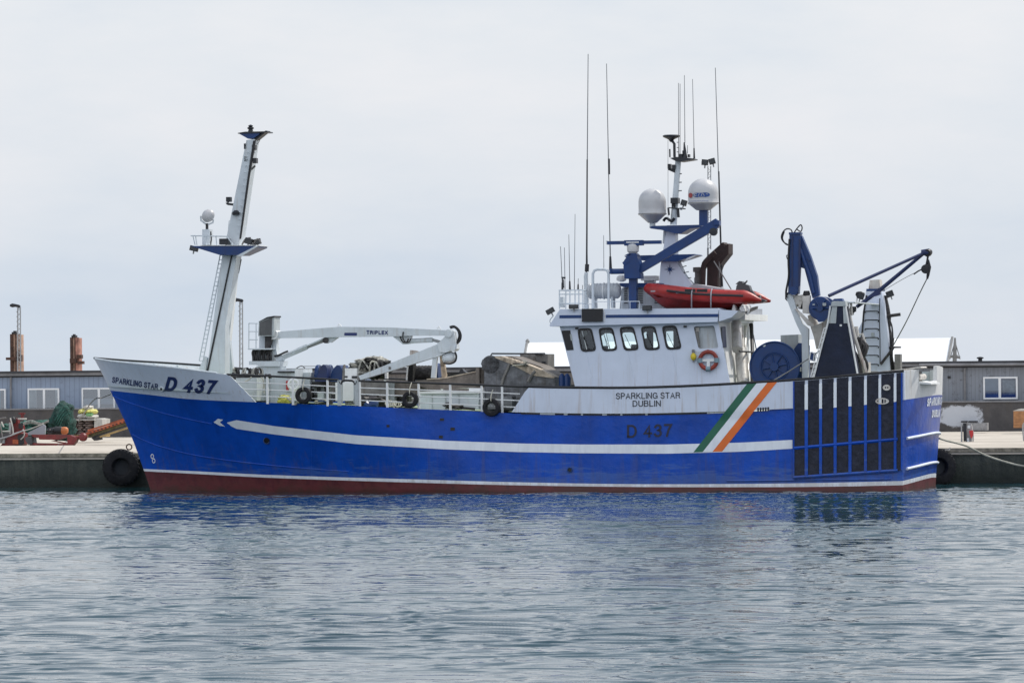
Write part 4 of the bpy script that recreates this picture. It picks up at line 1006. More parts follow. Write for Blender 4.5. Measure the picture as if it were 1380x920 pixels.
# funnel group
fu = MB('funnel_brown').prismpx([(952,416),(953,352),(948.5,356),(945.5,362),(944.6,384),(944.6,358),(948,350.5),(955,343),(963,336),(974,326.3),(976,329),(975,332.5),(981.8,328.2),(981.8,342),(970,357),(967.5,364),(967,416)], -.1, .75); 
funnel = fu.build('funnel', trawler)
MB('funnel_brown').tubepx([(947,416),(947,364),(949,355),(957,346),(964,340)], -.35, .085, 10).build('exhaust_pipe', trawler)
MB('steel_grey').lathe([(.13,-.55),(.13,-.12),(.19,-.10),(.19,.05),(.02,.06)], S(941.5, 363, .5)+Vector((0,0,.02)), (0,0,1), 18).build('vent_cowl', trawler)
MB('steel_grey').lathe([(.15,-.9),(.15,0)], S(941.5, 374, .5), (0,0,1), 18).build('vent_trunk', trawler)
MB('post_grey').tubepx([(962,352),(971,366),(985.5,390)], -.5, .022, 6).build('stay', trawler)
MB('post_grey').tubepx([(970,374),(969,352),(973,372)], -.4, .012, 5).build('stay', trawler)

# ------------------------------------------------------------------ inflatable dinghy
c0 = S(945, 412, -2.4)
dg = thing('inflatable_dinghy', 'red inflatable dinghy with outboard lashed on top of the wheelhouse roof', 'dinghy', c0)
cl_ = [(871.5,390),(875,388.5),(884,390.5),(900,392.8),(921,395.5),(945,397.5),(968,399),(990,399.8),(1003,400),(1012,401.5),(1020,403.5),(1026,404.8)]
rad = [.10,.17,.20,.205,.21,.215,.215,.22,.215,.16,.09,.035]
vt = [-1.95,-2.15,-2.5,-2.75,-2.85,-2.88,-2.88,-2.88,-2.88,-2.88,-2.88,-2.88]
tb_ = MB('dinghy_red')
for sgn in (0, 1):
    P = [S(x, y, v) for (x, y), v in zip(cl_, vt)]
    if sgn: P = [Vector((p.x, -1.95+(-1.95-p.y), p.z)) for p in P]
    R_ = rad; PP = smooth(P, 4); RR = []
    for i in range(len(P)-1): RR += [lerp(R_[i], R_[i+1], k_/4) for k_ in range(4)]
    RR.append(R_[-1]); tb_.tube(PP, RR, 18)
tb_.build('side_tube', dg)
hl_ = MB('dinghy_keel'); prof = []
for x, yk, hw in ((874,396,.25),(882,404,.50),(892,413,.66),(905,419,.74),(930,421,.78),(965,421,.78),(985,419,.78),(1004,413,.74)):
    a = S(x, 399 if x > 890 else 393, -1.95); b = S(x, yk, -1.95)
    prof.append(hl_.add([(a.x, -1.95-hw-.12, a.z-.05), (a.x, -1.95-hw*.7, lerp(a.z, b.z, .7)), (a.x, -1.95, b.z), (a.x, -1.95+hw*.7, lerp(a.z, b.z, .7)), (a.x, -1.95+hw+.12, a.z-.05)]))
for a, b in zip(prof, prof[1:]):
    for q in range(4): hl_.face((a+q, a+q+1, b+q+1, b+q))
hl_.face([prof[-1]+q for q in range(5)]); hl_.recalc = True; hl_.build('keel_hull', dg)
MB('black').tube([p+Vector((0,-.205,.02)) for p in smooth([S(x, y, -2.88) for x, y in ((900,392.5),(945,397.2),(1003,399.6))], 8)], .042, 6).tube(smooth([S(x, y, v)+Vector((0,-.17,.03)) for (x, y), v in zip(cl_[:4], vt[:4])], 5), .028, 6).build('rub_strip', dg)
for x, w_ in ((877,6),(911,8),(947,8),(982,8)):
    a = S(x, 392.5+(x-877)*.062, -3.06); MB('tarp_grey').box((a.x, a.y-.02, a.z-.02), (a.x+w_/41, a.y+.02, a.z+.025)).build('grab_handle', dg)
for x0, x1 in ((923, 937), (939, 953)):
    a = S(x0, 389.5, -3.07); b = S(x1, 396, -3.07); MB('black').box((a.x, a.y, b.z), (b.x, a.y+.1, a.z)).build('patch', dg)
tp2 = MB('tarp_grey').prismpx([(925,394),(929,386),(936,382.6),(948,384.6),(976,389.4),(979,393),(950,396)], -2.86, -1.1).build('cover', dg)
for x in (932.8, 958.8): 
    P = [S(x+dx, y, v) for dx, y, v in ((1.0,389,-2.4),(.6,389.5,-2.95),(-.6,394,-3.10),(-.8,402,-3.12),(-.8,413,-2.9),(-.5,416,-2.7))]; MB('tarp_grey').tube(smooth(P, 4), .022, 6).build('lashing', dg)
mo = MB('motor_grey').prismpx([(991.5,391),(992.5,385),(996,380.5),(1000,379),(1001,383),(1005.5,383.2),(1009.5,385),(1012,393),(1004,391.5),(998,391)], -2.15, -1.75)
mo.prismpx([(999,384),(1005,379),(1006.5,377.4),(1007,379),(1002,386)], -2.0, -1.9); mo.prismpx([(991,383),(996,378.6),(999,379),(995,383)], -2.05, -1.85)
mo.tubepx([(1008,388),(1014,395),(1020,403)], -1.95, .07, 8); mo.prismpx([(1018,399),(1024,398),(1024,402),(1030,404),(1032.5,405.2),(1028,407.5),(1020,407)], -2.1, -1.8)
mo.build('outboard_motor', dg)
cr = MB('bright_white')
for x in (988, 1000): cr.prismpx([(x-2,419),(x+4,419),(x+2,411),(x,410)], -2.6, -1.2)
cr.tubepx([(1001,411),(998,416),(1003,420)], -2.6, .035, 8, 4); cr.tubepx([(1006,412),(1009,418),(1007,424)], -2.5, .035, 8, 4); cr.cur = 'steel_grey'; cr.prismpx([(1004,421),(1012,415),(1014,414),(1020,412.5),(1019,416),(1010,420),(1006,424)], -2.4, -2.1)
cr.build('dinghy_cradle', trawler)
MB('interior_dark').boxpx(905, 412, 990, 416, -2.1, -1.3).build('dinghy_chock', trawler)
# ------------------------------------------------------------------ foremast
fm_ = MB('gear_white').prismpx([(278,503),(299.5,344),(303,331),(332,189),(343,187.5),(341,200),(322.5,328),(319,344),(303.5,440),(303,503)], -.30, .30)
foremast = fm_.build('foremast', trawler)
MB('black').prismpx([(278,501),(311.3,344),(313.3,344),(280.4,501)], -.325, -.305).build('cable_trunk', foremast)
MB('black').prismpx([(341,190),(344.5,189),(336,240),(324.5,322),(322.5,322),(334.5,232)], -.33, -.27).build('cable_trunk', foremast)
fl2 = MB('gear_white').prismpx([(312,376),(317,378),(309.5,458),(314.5,504),(306.5,504),(300.2,459),(303,440)], .6, .8); fl2.cur = 'bright_white'; fl2.prismpx([(311,378),(317.2,376.5),(309,459),(302,459)], .25, .55)
fl2.build('mast_leg', trawler)
MB('hydraulic_black').tubepx([(317,345),(321,350),(319,366),(314.5,377)], .3, [.09,.12,.09,.11], 10, 0).build('hose_bundle', foremast)
ld = MB('gear_white')
ld.tubepx([(296.6,344),(268.4,486)], -.2, .020, 6); ld.tubepx([(300.8,344),(273.6,486)], -.2, .020, 6)
for i in range(25): t = i/24; ld.tubepx([(lerp(296.6,268.4,t), lerp(344,486,t)), (lerp(300.8,273.6,t), lerp(344,486,t))], -.2, .012, 4)
ld.prismpx([(266,503),(275,480),(279,482),(277,503)], -.2, 0)
for y in (385, 432): x = lerp(298.7, 271, (y-344)/142); ld.tubepx([(x,y),(x+5,y+.5)], -.2, .02, 5)
ld.build('ladder', foremast)
for i in range(13): y = 205+i*9; x = lerp(336.5, 323, i/12); MB('gear_white').tubepx([(x-4,y),(x-1,y),(x-1,y+2)], -.36, .013, 5).build('climbing_rung', foremast)
pl_ = MB('gear_blue').prismpx([(256,331.5),(344,331.2),(344,333),(320,343.6),(296,343.6),(268,335)], -.75, .75); pl_.cur = 'bright_white'; pl_.prismpx([(270,330.3),(345,330.3),(345,331.1),(270,331.1)], -.78, .78)
pl_.cur = 'gear_white'; pl_.prismpx([(319,344.5),(345,331.2),(348,331.2),(324,346)], -.80, -.74)
plat = pl_.build('mast_platform', foremast)
rl = MB('gear_white')
for v in (-.7, .7):
    rl.tubepx([(257,318),(258,317.6),(306,318.6)], v, .022, 6); rl.tubepx([(306,318.6),(314,330)], v, .022, 6)
    for x, d in ((260, 3), (263.5, 2), (291, 1), (278, 0)): rl.tubepx([(x,318),(x+d,330.5)], v, .018, 5)
rl.tubepx([(306,330),(308.5,300),(309,297)], -.5, .012, 5); rl.build('platform_rail', plat)
cc_ = S(281, 291, 0)
rd = MB('dome_white').lathe([(.02,-.13),(.12,-.12),(.20,-.06),(.235,0),(.225,.07),(.16,.15),(.02,.20)], cc_, (-.25,-.9,.35), 26); rd.cur = 'gear_white'
rd.tubepx([(270.5,291),(270.8,297),(278.5,303),(279,310)], 0, .028, 6); rd.tubepx([(287.5,296),(287,300),(279.5,303)], 0, .028, 6); rd.boxpx(272.5,309,282.5,330,-.2,.2); rd.cur = 'hydraulic_black'; rd.tubepx([(279,301),(279,309)], 0, .05, 8); rd.tubepx([(284,312),(285,322),(284,330)], -.1, .02, 5)
rd.build('searchlight_dome', plat)
MB('black_metal').boxpx(295.3,321.5,307.5,329.5,-.6,-.3).build('junction_box', plat)
flood('floodlight', 262, 335, -.2, .28, .17, plat, .25); flood('floodlight', 335.5, 325, -.5, .25, .20, plat, .3); flood('floodlight', 346.5, 326, -.3, .27, .19, plat, -.2)
MB('steel_grey').tubepx([(326,330),(331,322),(338,320.5)], -.4, .03, 6, 3).tubepx([(340,330),(347,322),(352,328)], -.4, .03, 6, 3).build('lamp_bracket', plat)
tpf = MB('gear_blue').prismpx([(320.5,179.4),(330,178.2),(347,178.2),(350,180.5),(341,187),(334,187)], -.3, .35); tpf.cur = 'black_metal'; tpf.prismpx([(320.3,179.3),(330,177.6),(360,177),(360.5,178.5),(320.5,180.3)], -.33, .38); tpf.prismpx([(341,188),(352,180),(358,176),(360.3,176.4),(353,182.5),(345,189)], -.2, .2)
tpf.build('masthead_platform', foremast)
MB('black_metal').lathe([(.12,0),(.09,.03),(.07,.10),(.11,.12),(.11,.16),(.06,.19),(.09,.22),(.02,.26)], S(337.8, 178.5, 0), (0,0,1), 14).build('masthead_light', foremast)
nl = MB('black_metal'); 
for x0, y0, x1, y1 in ((328.6,193.5,332,201),(339.4,195.5,343.4,202),(329,211,334.5,217.8),(340.5,213,345,220)): nl.boxpx(x0, y0, x1, y1, -.30, -.05)
nl.cur = 'gear_white'; nl.tubepx([(329,205.5),(344,206)], -.2, .016, 5); nl.tubepx([(330,209.5),(344,216)], -.2, .016, 5); nl.cur = 'black_metal'
nl.boxpx(304.5,265.5,310.5,272,-.3,-.1); nl.tubepx([(307.5,272),(307,275),(316,276),(319,274)], -.2, .04, 6); nl.prismpx([(304,273),(317,275),(316,277.5),(305,275.5)], -.2, 0); nl.lathe([(.12,-.08),(.13,0),(.05,.08)], S(318,286.5,-.35), (0,0,1), 12); nl.tubepx([(312.5,287.5),(323,286.5)], -.3, .02, 5)
nl.cur = 'steel_grey'; nl.tubepx([(337,230),(344,223.5)], -.1, .035, 6); nl.build('navigation_lights', foremast)
MB('post_grey').tubepx([(346,195),(350,190),(350,183)], .1, .008, 5, 4).build('signal_wire', foremast)

# ------------------------------------------------------------------ deck crane
CV = -.8
cp = MB('gear_white').prismpx([(345.5,552),(345.5,493.5),(377,493.5),(377,552)], CV-.4, CV+.4)
cp.prismpx([(335.5,486.5),(377.6,486.5),(377.4,493.4),(349,493.4),(345,491.5),(335.5,491.5)], CV-.5, CV+.5)
cp.cur = 'casing_grey'; cp.prismpx([(339.5,486.5),(340,471),(367,471),(371,486.5)], CV-.2, CV+.35); cp.cur = 'gear_white'; cp.prismpx([(349,471),(349.5,453),(366,453),(366,471)], CV-.1, CV+.3); cp.prismpx([(367,486),(367.5,450),(371,454),(372,470),(374,480),(378,486)], CV-.05, CV+.35)
crane = cp.build('deck_crane', trawler)
hy = MB('hydraulic_black'); 
for i in range(9):
    x = 342+i*2.9; hy.tubepx([(x, 486), (x+random.uniform(-2,2), 480), (x+random.uniform(-2,2), 475), (x+random.uniform(-1,2), 470.5)], CV-.25-random.random()*.1, random.uniform(.03,.06), 6, 4)
hy.prismpx([(357,453),(366,453),(365.5,460),(361.5,468),(358,470),(357,486),(364,486),(363,470),(362,462)][:3]+[(363,468),(357,470)], CV-.3, CV-.1); hy.build('hydraulic_hoses', crane)
cabp = MB('casing_grey').prismpx([(348.8,433.2),(367.4,425.6),(369.3,427),(369,452.8),(348,452.8)], CV-.45, CV+.3)
for v_ in cabp.v: pass
cabp.mat('cabinet_grey').prismpx([(350,434.5),(366.3,428),(366,451.5),(349.6,451.5)], CV-.47, CV-.45); cabp.cur = 'black'; cabp.prismpx([(348,433.5),(360,427),(369.6,425.4),(369.8,427.4),(361,428.3)], CV-.5, CV+.35)
cabp.build('control_cabinet', crane)
cpl = MB('gear_white').boxpx(334, 469.2, 364.5, 471, CV-.7, CV+.5)
for v in (CV-.65, CV+.2):
    for x in (335.3, 345): cpl.tubepx([(x,469.5),(x+.2,435.3)], v, .018, 5)
    for y in (435.5, 446.5, 457.5): cpl.tubepx([(335.3,y),(347.5,y+.2)], v, .016, 5)
cpl.build('operator_platform', crane)
bo = MB('gear_white').prismpx([(366,447.6),(456.8,440.2),(528.7,441.2),(606.4,445),(607.5,452.2),(549.6,452.4),(527.5,453.4),(457,454.2),(366,455.8)], CV-.19, CV+.19)
bo.prismpx([(438,454.0),(457,453.6),(446,461.6),(439,461.6)], CV-.08, CV+.08); bo.prismpx([(528.7,453),(554.5,452),(552,463.4),(543,464)], CV-.1, CV+.1)
bo.cur = 'bright_white'; bo.tubepx([(455,440),(457,436.5),(460,439.5)], CV, .03, 6); bo.tubepx([(589,443),(591.5,440),(594,443.5)], CV, .03, 6); bo.lathe([(.16,-.28),(.16,.28)], S(371,451,CV), (0,1,0), 20)
bo.cur = 'navy_letter'; q1 = S(458,0+448,CV-.193)
def bt(x, y, l): p = S(lerp(494, 522.6, x), lerp(450.4, 450.9, x)-5.4*y, CV-.194-.002*l); return p
add_text(bo, 'TRIPLEX', bt, .26, 0, .16, 1.15)
pp = [S(*p, CV-.193) for p in rrect([(464,448.2),(481.2,448.2),(481,452.2),(463.8,452.2)], .3)]; k_ = bo.add(pp); bo.face(range(k_, k_+len(pp)))
boom = bo.build('boom', crane)
rm = MB('gear_white').tubepx([(373,485),(414,467)], CV, .09, 10); rm.tubepx([(373,485),(382,481)], CV, .13, 12); rm.cur='galvanised'; rm.tubepx([(412,468),(440,457.5)], CV, .06, 10); rm.cur = 'gear_white'; rm.tubepx([(380,480),(436,456.2)], CV-.1, .03, 6); rm.cur = 'hydraulic_black'; rm.tubepx([(364,480),(374,479),(383,475),(388,473)], CV-.15, .035, 6, 4)
rm.lathe([(.1,-.15),(.1,.15)], S(440,458.5,CV), (0,1,0), 14); rm.build('lift_cylinder', crane)
r2 = MB('gear_white').tubepx([(552,459.6),(583,458)], CV, .085, 10); r2.cur='galvanised'; r2.tubepx([(583,458),(594,461)], CV, .05, 8); r2.cur = 'hydraulic_black'
for x in (540.5, 543.5): r2.tubepx([(x,447),(x-.6,455),(x+3,461),(x+8,460.5),(x+10,456)], CV-.15-(x-540)*.02, .022, 6, 5)
r2.build('fold_cylinder', crane)
kn = MB('gear_white').prismpx([(589,463),(597,456),(604,447),(606,444.4),(611,446.5),(613.5,458),(615.6,470),(600,475),(592,474)], CV-.24, CV+.24); kn.lathe([(.13,-.3),(.13,.3)], S(607,449,CV), (0,1,0), 16); kn.lathe([(.1,-.29),(.1,.29)], S(612.5,469,CV), (0,1,0), 16)
kn.build('knuckle', crane)
jb = MB('gear_white').prismpx([(483,506.6),(592,462.6),(602,464),(603,474),(594,479),(486,511.8)], CV-.16, CV+.16)
jb.cur = 'steel_grey'; jb.boxpx(523.6,494,526.6,497.5,CV-.18,CV-.16); jb.boxpx(482,505,486,512,CV-.12,CV+.12); jb.build('jib', crane)
hs_ = MB('black'); hs_.tubepx([(606,440.5),(612,439.5),(618,444),(621,451),(620,458),(616,462.5),(615,460)], CV-.1, .035, 6, 5); hs_.tubepx([(607,442),(613,441),(618,447),(618.5,455),(614.5,462)], CV+.05, .035, 6, 5); hs_.build('hose_loop', crane)
wn = MB('gear_white').lathe([(.02,-.26),(.10,-.24),(.16,-.18),(.19,-.05),(.19,.10),(.14,.2),(.02,.22)], S(606,482,CV), (1,0,.15), 20); wn.cur = 'black'; wn.tubepx([(598,489),(606,490),(613,487),(615,480),(613,474)], CV-.2, .035, 6, 5); wn.build('crane_winch', crane)
MB('gear_white').prismpx([(583.5,478),(589,477),(586.5,509),(580.5,509)], CV-.1, CV+.1).build('crane_rest', trawler)
MB('hopper_rust').prismpx([(592,477),(596.5,476),(601,506),(596,524),(595,506)], CV+.4, CV+.6).build('rest_strut', trawler)

# ------------------------------------------------------------------ deck gear seen through the rails
def wbox(name, x0, y0, x1, y1, v0, v1, mat, parent=None): return MB(mat).boxpx(x0, y0, x1, y1, v0, v1).build(name, parent or trawler)
wbox('forecastle_bulkhead', 318, 509, 346, 540, -2.9, 2.9, 'casing_grey')
wbox('forecastle_locker', 377, 497, 398, 540, -1.2, 1.0, 'gear_white')
wbox('companion_house', 388, 502, 418, 541, -.2, 2.2, 'gear_white')
MB('black').boxpx(374, 500, 396, 502, -1.3, 1.2).boxpx(420, 514, 442, 521, -.3, 1.5).boxpx(423,531,441,537,-.3,.4).build('locker_lid', trawler)
sg = MB('sign_red').boxpx(385.5,513,389,527,-1.32,-1.21).boxpx(401,511,405.5,516.5,-.31,-.2); sg.cur = 'bright_white'; sg.boxpx(389.5,513,392.5,526,-1.34,-1.21); sg.boxpx(399.5,509,408,520,-.27,-.2); sg.build('safety_sign', trawler)
MB('bright_white').torus(S(395.5,518,-2), (.2,-1,0), .16, .05, 20, 8, 1).build('hose_reel', trawler)
wbox('winch_seat', 421, 509, 444, 541, .0, 1.6, 'casing_grey')
wbox('locker', 452, 515, 480, 540, -1.2, .6, 'bright_white')
wbox('white_tank', 464.8, 496, 481, 545, -.6, .5, 'bright_white')
MB('black').boxpx(474,506.5,481,509.5,-.65,-.6).boxpx(464,506.5,468,508.5,-.65,-.6).build('tank_latch', trawler)
wbox('net_bin', 486, 514, 520, 537, -1.6, .8, 'steel_grey')
wbox('net_bin', 520.5, 514, 531, 548, -1.3, .8, 'casing_grey')
wbox('fish_box_stack', 532, 515, 566, 534, -1.2, 1.0, 'ramp_brown')
hd = MB('gear_white').boxpx(566, 530, 645, 552, -2.6, -.4); hd.cur = 'bright_white'; hd.boxpx(566,527,645,530,-2.7,-.3); hd.boxpx(632,523,650,533,-2.0,-1.0); hd.boxpx(645,524,657,546,-1.5,-.5)
hd.cur = 'casing_grey'
for x in (582, 600, 618): hd.boxpx(x,531,x+1,551,-2.63,-2.6)
hd.build('hatch_casing', trawler)
MB('hydraulic_black').tubepx([(602,549),(606,546.5),(615,549),(625,549.5),(640,551)], -2.9, .05, 6, 4).tubepx([(601,546),(604,544.5),(607,548)], -2.9, .09, 6, 3).build('deck_hose', trawler)
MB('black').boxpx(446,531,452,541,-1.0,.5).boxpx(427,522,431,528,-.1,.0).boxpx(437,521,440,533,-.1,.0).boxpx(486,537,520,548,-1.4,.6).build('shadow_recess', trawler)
# winches: drums with flanges on one horizontal axis
def reel(name, x0, x1, y0, y1, v, rope, parent=trawler, fl='gear_blue', th=.12):
    a = S(x0, (y0+y1)/2, v); b = S(x1, (y0+y1)/2, v); R = (y1-y0)/2/41.0; mb = MB(fl)
    mb.tube([a+Vector((.02,0,0)), b-Vector((.02,0,0))], R*.3, 16); o = mb.build(name, parent)
    for p, d in ((a, 1), (b, -1)): MB(fl).lathe([(R*.2,0),(R*.97,0),(R,.02),(R,th-.02),(R*.97,th),(R*.2,th)], p, (d,0,0), 30).build('flange', o)
    MB(rope).lathe([(R*.72,.1)]+[(R*.72+.015*(i % 2), .1+(b.x-a.x-.2)*i/14) for i in range(15)], a, (1,0,0), 24).build('wound_rope', o)
    return o
reel('trawl_winch', 427, 447, 491, 520, .3, 'rope_dark'); 
dm = MB('gear_blue').prismpx([(444,514),(446,503),(450.5,495),(454,491.8),(457.5,492.5),(460.5,497),(462,506),(462.5,514)], -.5, .6); dm.build('winch_cover', trawler)
dk2 = MB('dark_blue').prismpx([(424,514),(429,502),(432,493.5),(435.5,491),(439,492.5),(441,497),(440,508),(441,514)], -.9, -.4); dk2.build('winch_cover', trawler)
MB('steel_grey').prismpx([(461,512),(462,493),(463.3,491),(465,500),(464.5,512)], -.6, -.4).build('winch_bracket', trawler)
MB('post_grey').tubepx([(399,497),(402,494.5),(407,493),(411,496)], 1, .02, 5, 3).tubepx([(406,493.5),(430,493.3)], 1, .012, 4).build('jackstay', trawler)
reel('net_reel', 554.5, 593, 489, 515, .6, 'rope_dark')
MB('net_dark').prismpx([(549.5,514),(549.8,493),(552,488.5),(557,488.5),(556,514)], .0, .4).build('net_curtain', trawler)
MB('rust_white').prismpx([(552,478),(552.5,471.5),(560,472),(565.5,473.5),(560,477),(558,482)], .8, .85).build('torn_flag', trawler)
MB('bright_white').tubepx([(548,512),(549.5,492)], -.1, .03, 6).boxpx(518.5,500,521.5,512,-.3,-.1).build('stanchion', trawler)
MB('black').boxpx(517,510,540,511.6,-1.9,-1.5).boxpx(440,501,442,512,.9,1).build('dark_beam', trawler)
MB('gear_blue').tubepx([(492,544),(497,547),(504,545),(509,546)], -3.1, .12, 8, 4).build('blue_hose', trawler)
MB('hydraulic_black').blob(S(500, 539, -2.6), (.5,.4,.2), 3, .4).build('hose_pile', trawler)

# loose gear on deck: things of their own
c = S(499, 496, .3)
np_ = thing('net_pile', 'heap of grey and black trawl netting piled on deck behind the folded crane jib', 'fishing net', c)
for i, (x, y, rx, rz, m) in enumerate(((486,493,.34,.17,'net_grey'),(494,487.5,.38,.12,'net_light'),(497,497,.42,.30,'net_dark'),(505,493,.34,.24,'net_dark'),(512,489.5,.30,.18,'net_light'),(517,493,.30,.16,'net_grey'),(490,500,.32,.2,'net_light'),(503,483.5,.22,.09,'net_light'),(508,500,.4,.25,'net_dark'),(499,485,.2,.08,'net_dark'),(519,488,.16,.06,'net_dark'))):
    MB(m).blob(S(x, y, .1+.4*(i % 3)), (rx, .45, rz), i, .55, 3, 1.9).build('net_lump', np_)
for i in range(5):
    MB(('net_light','rope_dark','rope_white')[i % 3]).tube(smooth([S(480+i*7+random.uniform(0,5), 502-random.uniform(0,5), -.35), S(488+i*6, 490-random.uniform(0,5), -.4), S(497+i*5, 492+random.uniform(-4,8), -.38)], 5), .03, 6).build('net_rope', np_)
c = S(335, 500, -1.8)
rc = thing('rope_coils', 'dark coiled mooring ropes heaped aft of the forecastle beside the crane', 'rope', c)
for i in range(10):
    x = 316+i*4.2; MB('rope_dark' if i % 3 else 'net_light').torus(S(x, 501+random.uniform(-1,1.5), -1.8+random.uniform(-.3,.3)), (random.uniform(.4,1), random.uniform(-.6,.6), random.uniform(-.3,.3)), .11, .035, 16, 6).build('coil', rc)
MB('rope_dark').tubepx([(312,505),(320,508),(332,507),(345,509),(352,506)], -2.2, .10, 8, 4).build('coil_tail', rc)
MB('rope_white').tubepx([(348,504),(352,508),(355,514),(356,530)], -3.3, .02, 6, 4).tubepx([(340,505),(336,511),(330,514)], -3.3, .02, 5, 4).build('rope_end', rc)
MB('black').blob(S(361, 507, -3.4), (.14,.1,.08), 5, .4).build('rope_knot', rc)
c = S(384, 538, -3.0)
yn = thing('yellow_net_bundle', 'yellow net bundle lying on deck at the foot of the white crane pedestal', 'fishing net', c)
MB('yellow_net').blob(S(383.5, 538.5, -3.0), (.22,.2,.16), 2, .3).blob(S(379, 541, -3.1), (.14,.15,.08), 4, .3).build('net_body', yn)
MB('rope_white').tubepx([(386,535),(393,541),(398,545),(401,541)], -3.75, .03, 6, 4).build('net_tail', yn)
c = S(529, 546, -3.2)
wr = thing('white_rope_bundle', 'tangle of off-white rope on deck left of the middle tyre', 'rope', c)
for i in range(6): MB('rope_white').torus(S(525+i*2.2, 545.5+random.uniform(-2,1), -3.3+random.uniform(-.2,.2)), (random.uniform(-.5,.5), -.8, random.uniform(.2,1)), random.uniform(.08,.15), .022, 16, 6).build('loop', wr)

# steel fish ramp and hopper
rmp = MB('ramp_brown').prismpx([(560,513),(599,509.5),(642,500.5),(652,496),(652,522),(580,524),(560,519)], -1.4, -.2); rmp.cur = 'hopper_rust'; rmp.prismpx([(575,510.2),(599,508.8),(642,499.8),(642,500.8),(599,510),(575,511.4)], -1.46, -.15); rmp.cur = 'black_metal'; rmp.prismpx([(592,509),(600,505),(642,497),(643,499.5),(600,507.5)], .4, .6)
rmp.cur = 'ramp_brown'; rmp.boxpx(641.2,495.5,646,518,-1.6,-1.3); rmp.cur = 'black_metal'; rmp.prismpx([(618,502),(621,497),(623,496.5),(625,500),(629,502)], -.9,-.6); rmp.build('fish_ramp', trawler)
hp = MB('hopper_steel').prismpx([(648,490),(650,484.5),(656,480.8),(661,479.6),(668,481),(690,489),(717,503.8),(735,506),(748,508.5),(748,550),(652.5,556),(652.5,500)], -1.7, .9)
hp.cur = 'hopper_rust'; hp.prismpx([(666,479.8),(674,479.6),(700,487),(733,499.8),(748,507.8),(746,509.5),(717,505.6),(690,491),(668,482.2)], -1.76, -1.1); hp.cur = 'ramp_brown'; hp.prismpx([(681,479.4),(690,480.4),(728,493.5),(745,504.5),(725,499)], -.9, .8)
hp.cur = 'steel_grey'; hp.tubepx([(676,519),(679,508),(684,497),(687,489)], -1.73, .05, 6, 4); hp.tubepx([(712,514),(717,505),(722,500)], -1.73, .06, 6, 3); hp.cur = 'hopper_rust'; hp.tubepx([(683,484),(700,490),(712,497)], -1.7, .05, 6, 3)
for i in range(7): hp.tubepx([(686+i*6, 481.5+i*2.6), (692+i*6, 487.5+i*2.6)], -1.6, .04, 5)
hp.cur = 'hopper_steel'; hp.lathe([(.30,-.03),(.30,.0)], S(661,491,-1.7), (0,-1,0), 24)
hp.build('fish_hopper', trawler)
hb2 = MB('steel_grey').boxpx(701,477,738,503,.9,2.0); hb2.cur = 'ramp_brown'; hb2.boxpx(718,481,721,500,.86,.9); hb2.cur='black_metal'; hb2.boxpx(730,487,735,499,.86,.9); hb2.prismpx([(720,477.5),(724,475.5),(731,476.5),(733,478)], .8, 1.2); hb2.tubepx([(661,480),(663,476.3),(700,476.5),(734,476.2),(736,480)], 1.0, .03, 6); hb2.build('sorting_house', trawler)
MB('hopper_steel').boxpx(655,534,690,551,-2.4,-1.8).build('deck_pump', trawler)
for x in (757.5, 764.5): 
    t_ = MB('gear_blue').lathe([(.10,-.4),(.11,.10),(.07,.2),(.03,.24)], S(x, 513, -1.6), (0,0,1), 16); t_.build('gas_bottle', trawler)

# ------------------------------------------------------------------ gear aft of the wheelhouse
c = S(1044, 494, -2.3); R = .82
nr = MB('gear_blue').lathe([(.1,0),(R*.97,0),(R,.03),(R,.08),(R*.97,.10),(.1,.10)], c, (0,1,0), 56)
nr.torus(c+Vector((0,-.01,0)), (0,-1,0), R*.98, .03, 56, 8); nr.torus(c+Vector((0,-.01,0)), (0,-1,0), R*.56, .025, 40, 6); nr.torus(c+Vector((0,-.01,0)), (0,-1,0), R*.50, .02, 40, 6)
for i in range(8):
    a_ = i*math.pi/4+.2; d_ = Vector((math.cos(a_),0,math.sin(a_))); nr.tube([c+d_*.12+Vector((0,-.02,0)), c+d_*R*.48+Vector((0,-.02,0))], .025, 6)
nr.lathe([(.14,-.12),(.14,0)], c, (0,1,0), 16)
nr.cur = 'gear_white'; nr.lathe([(.055,-.012),(.055,0)], c+Vector((-.34,0,.70)), (0,1,0), 14)
drum = nr.build('net_drum', trawler); MB('gear_blue').lathe([(.1,0),(R*.97,0),(R,.03),(R,.08),(R*.97,.10),(.1,.10)], c+Vector((0,1.9,0)), (0,1,0), 56).build('flange', drum); MB('net_dark').lathe([(.62,.12),(.66,.5),(.64,1.2),(.62,1.88)], c, (0,1,0), 32).build('wound_net', drum)
MB('casing_grey').prismpx([(1052,451.6),(1076,450.6),(1076,481),(1052,470)], -1.2, .2).build('hydraulic_tank', trawler)
MB('gear_blue').prismpx([(1076,462),(1082,462.5),(1084,466),(1084,514),(1070,514),(1070,470)], -1.3, -.1).build('drum_guard', trawler)
MB('bright_white').boxpx(1078,494.5,1080,500.5,-1.33,-1.3).build('drum_plate', trawler)
MB('post_grey').tubepx([(1040,514),(1062,501),(1090,483),(1113,466),(1117,437)], -3.2, .022, 6).build('trawl_warp', trawler)
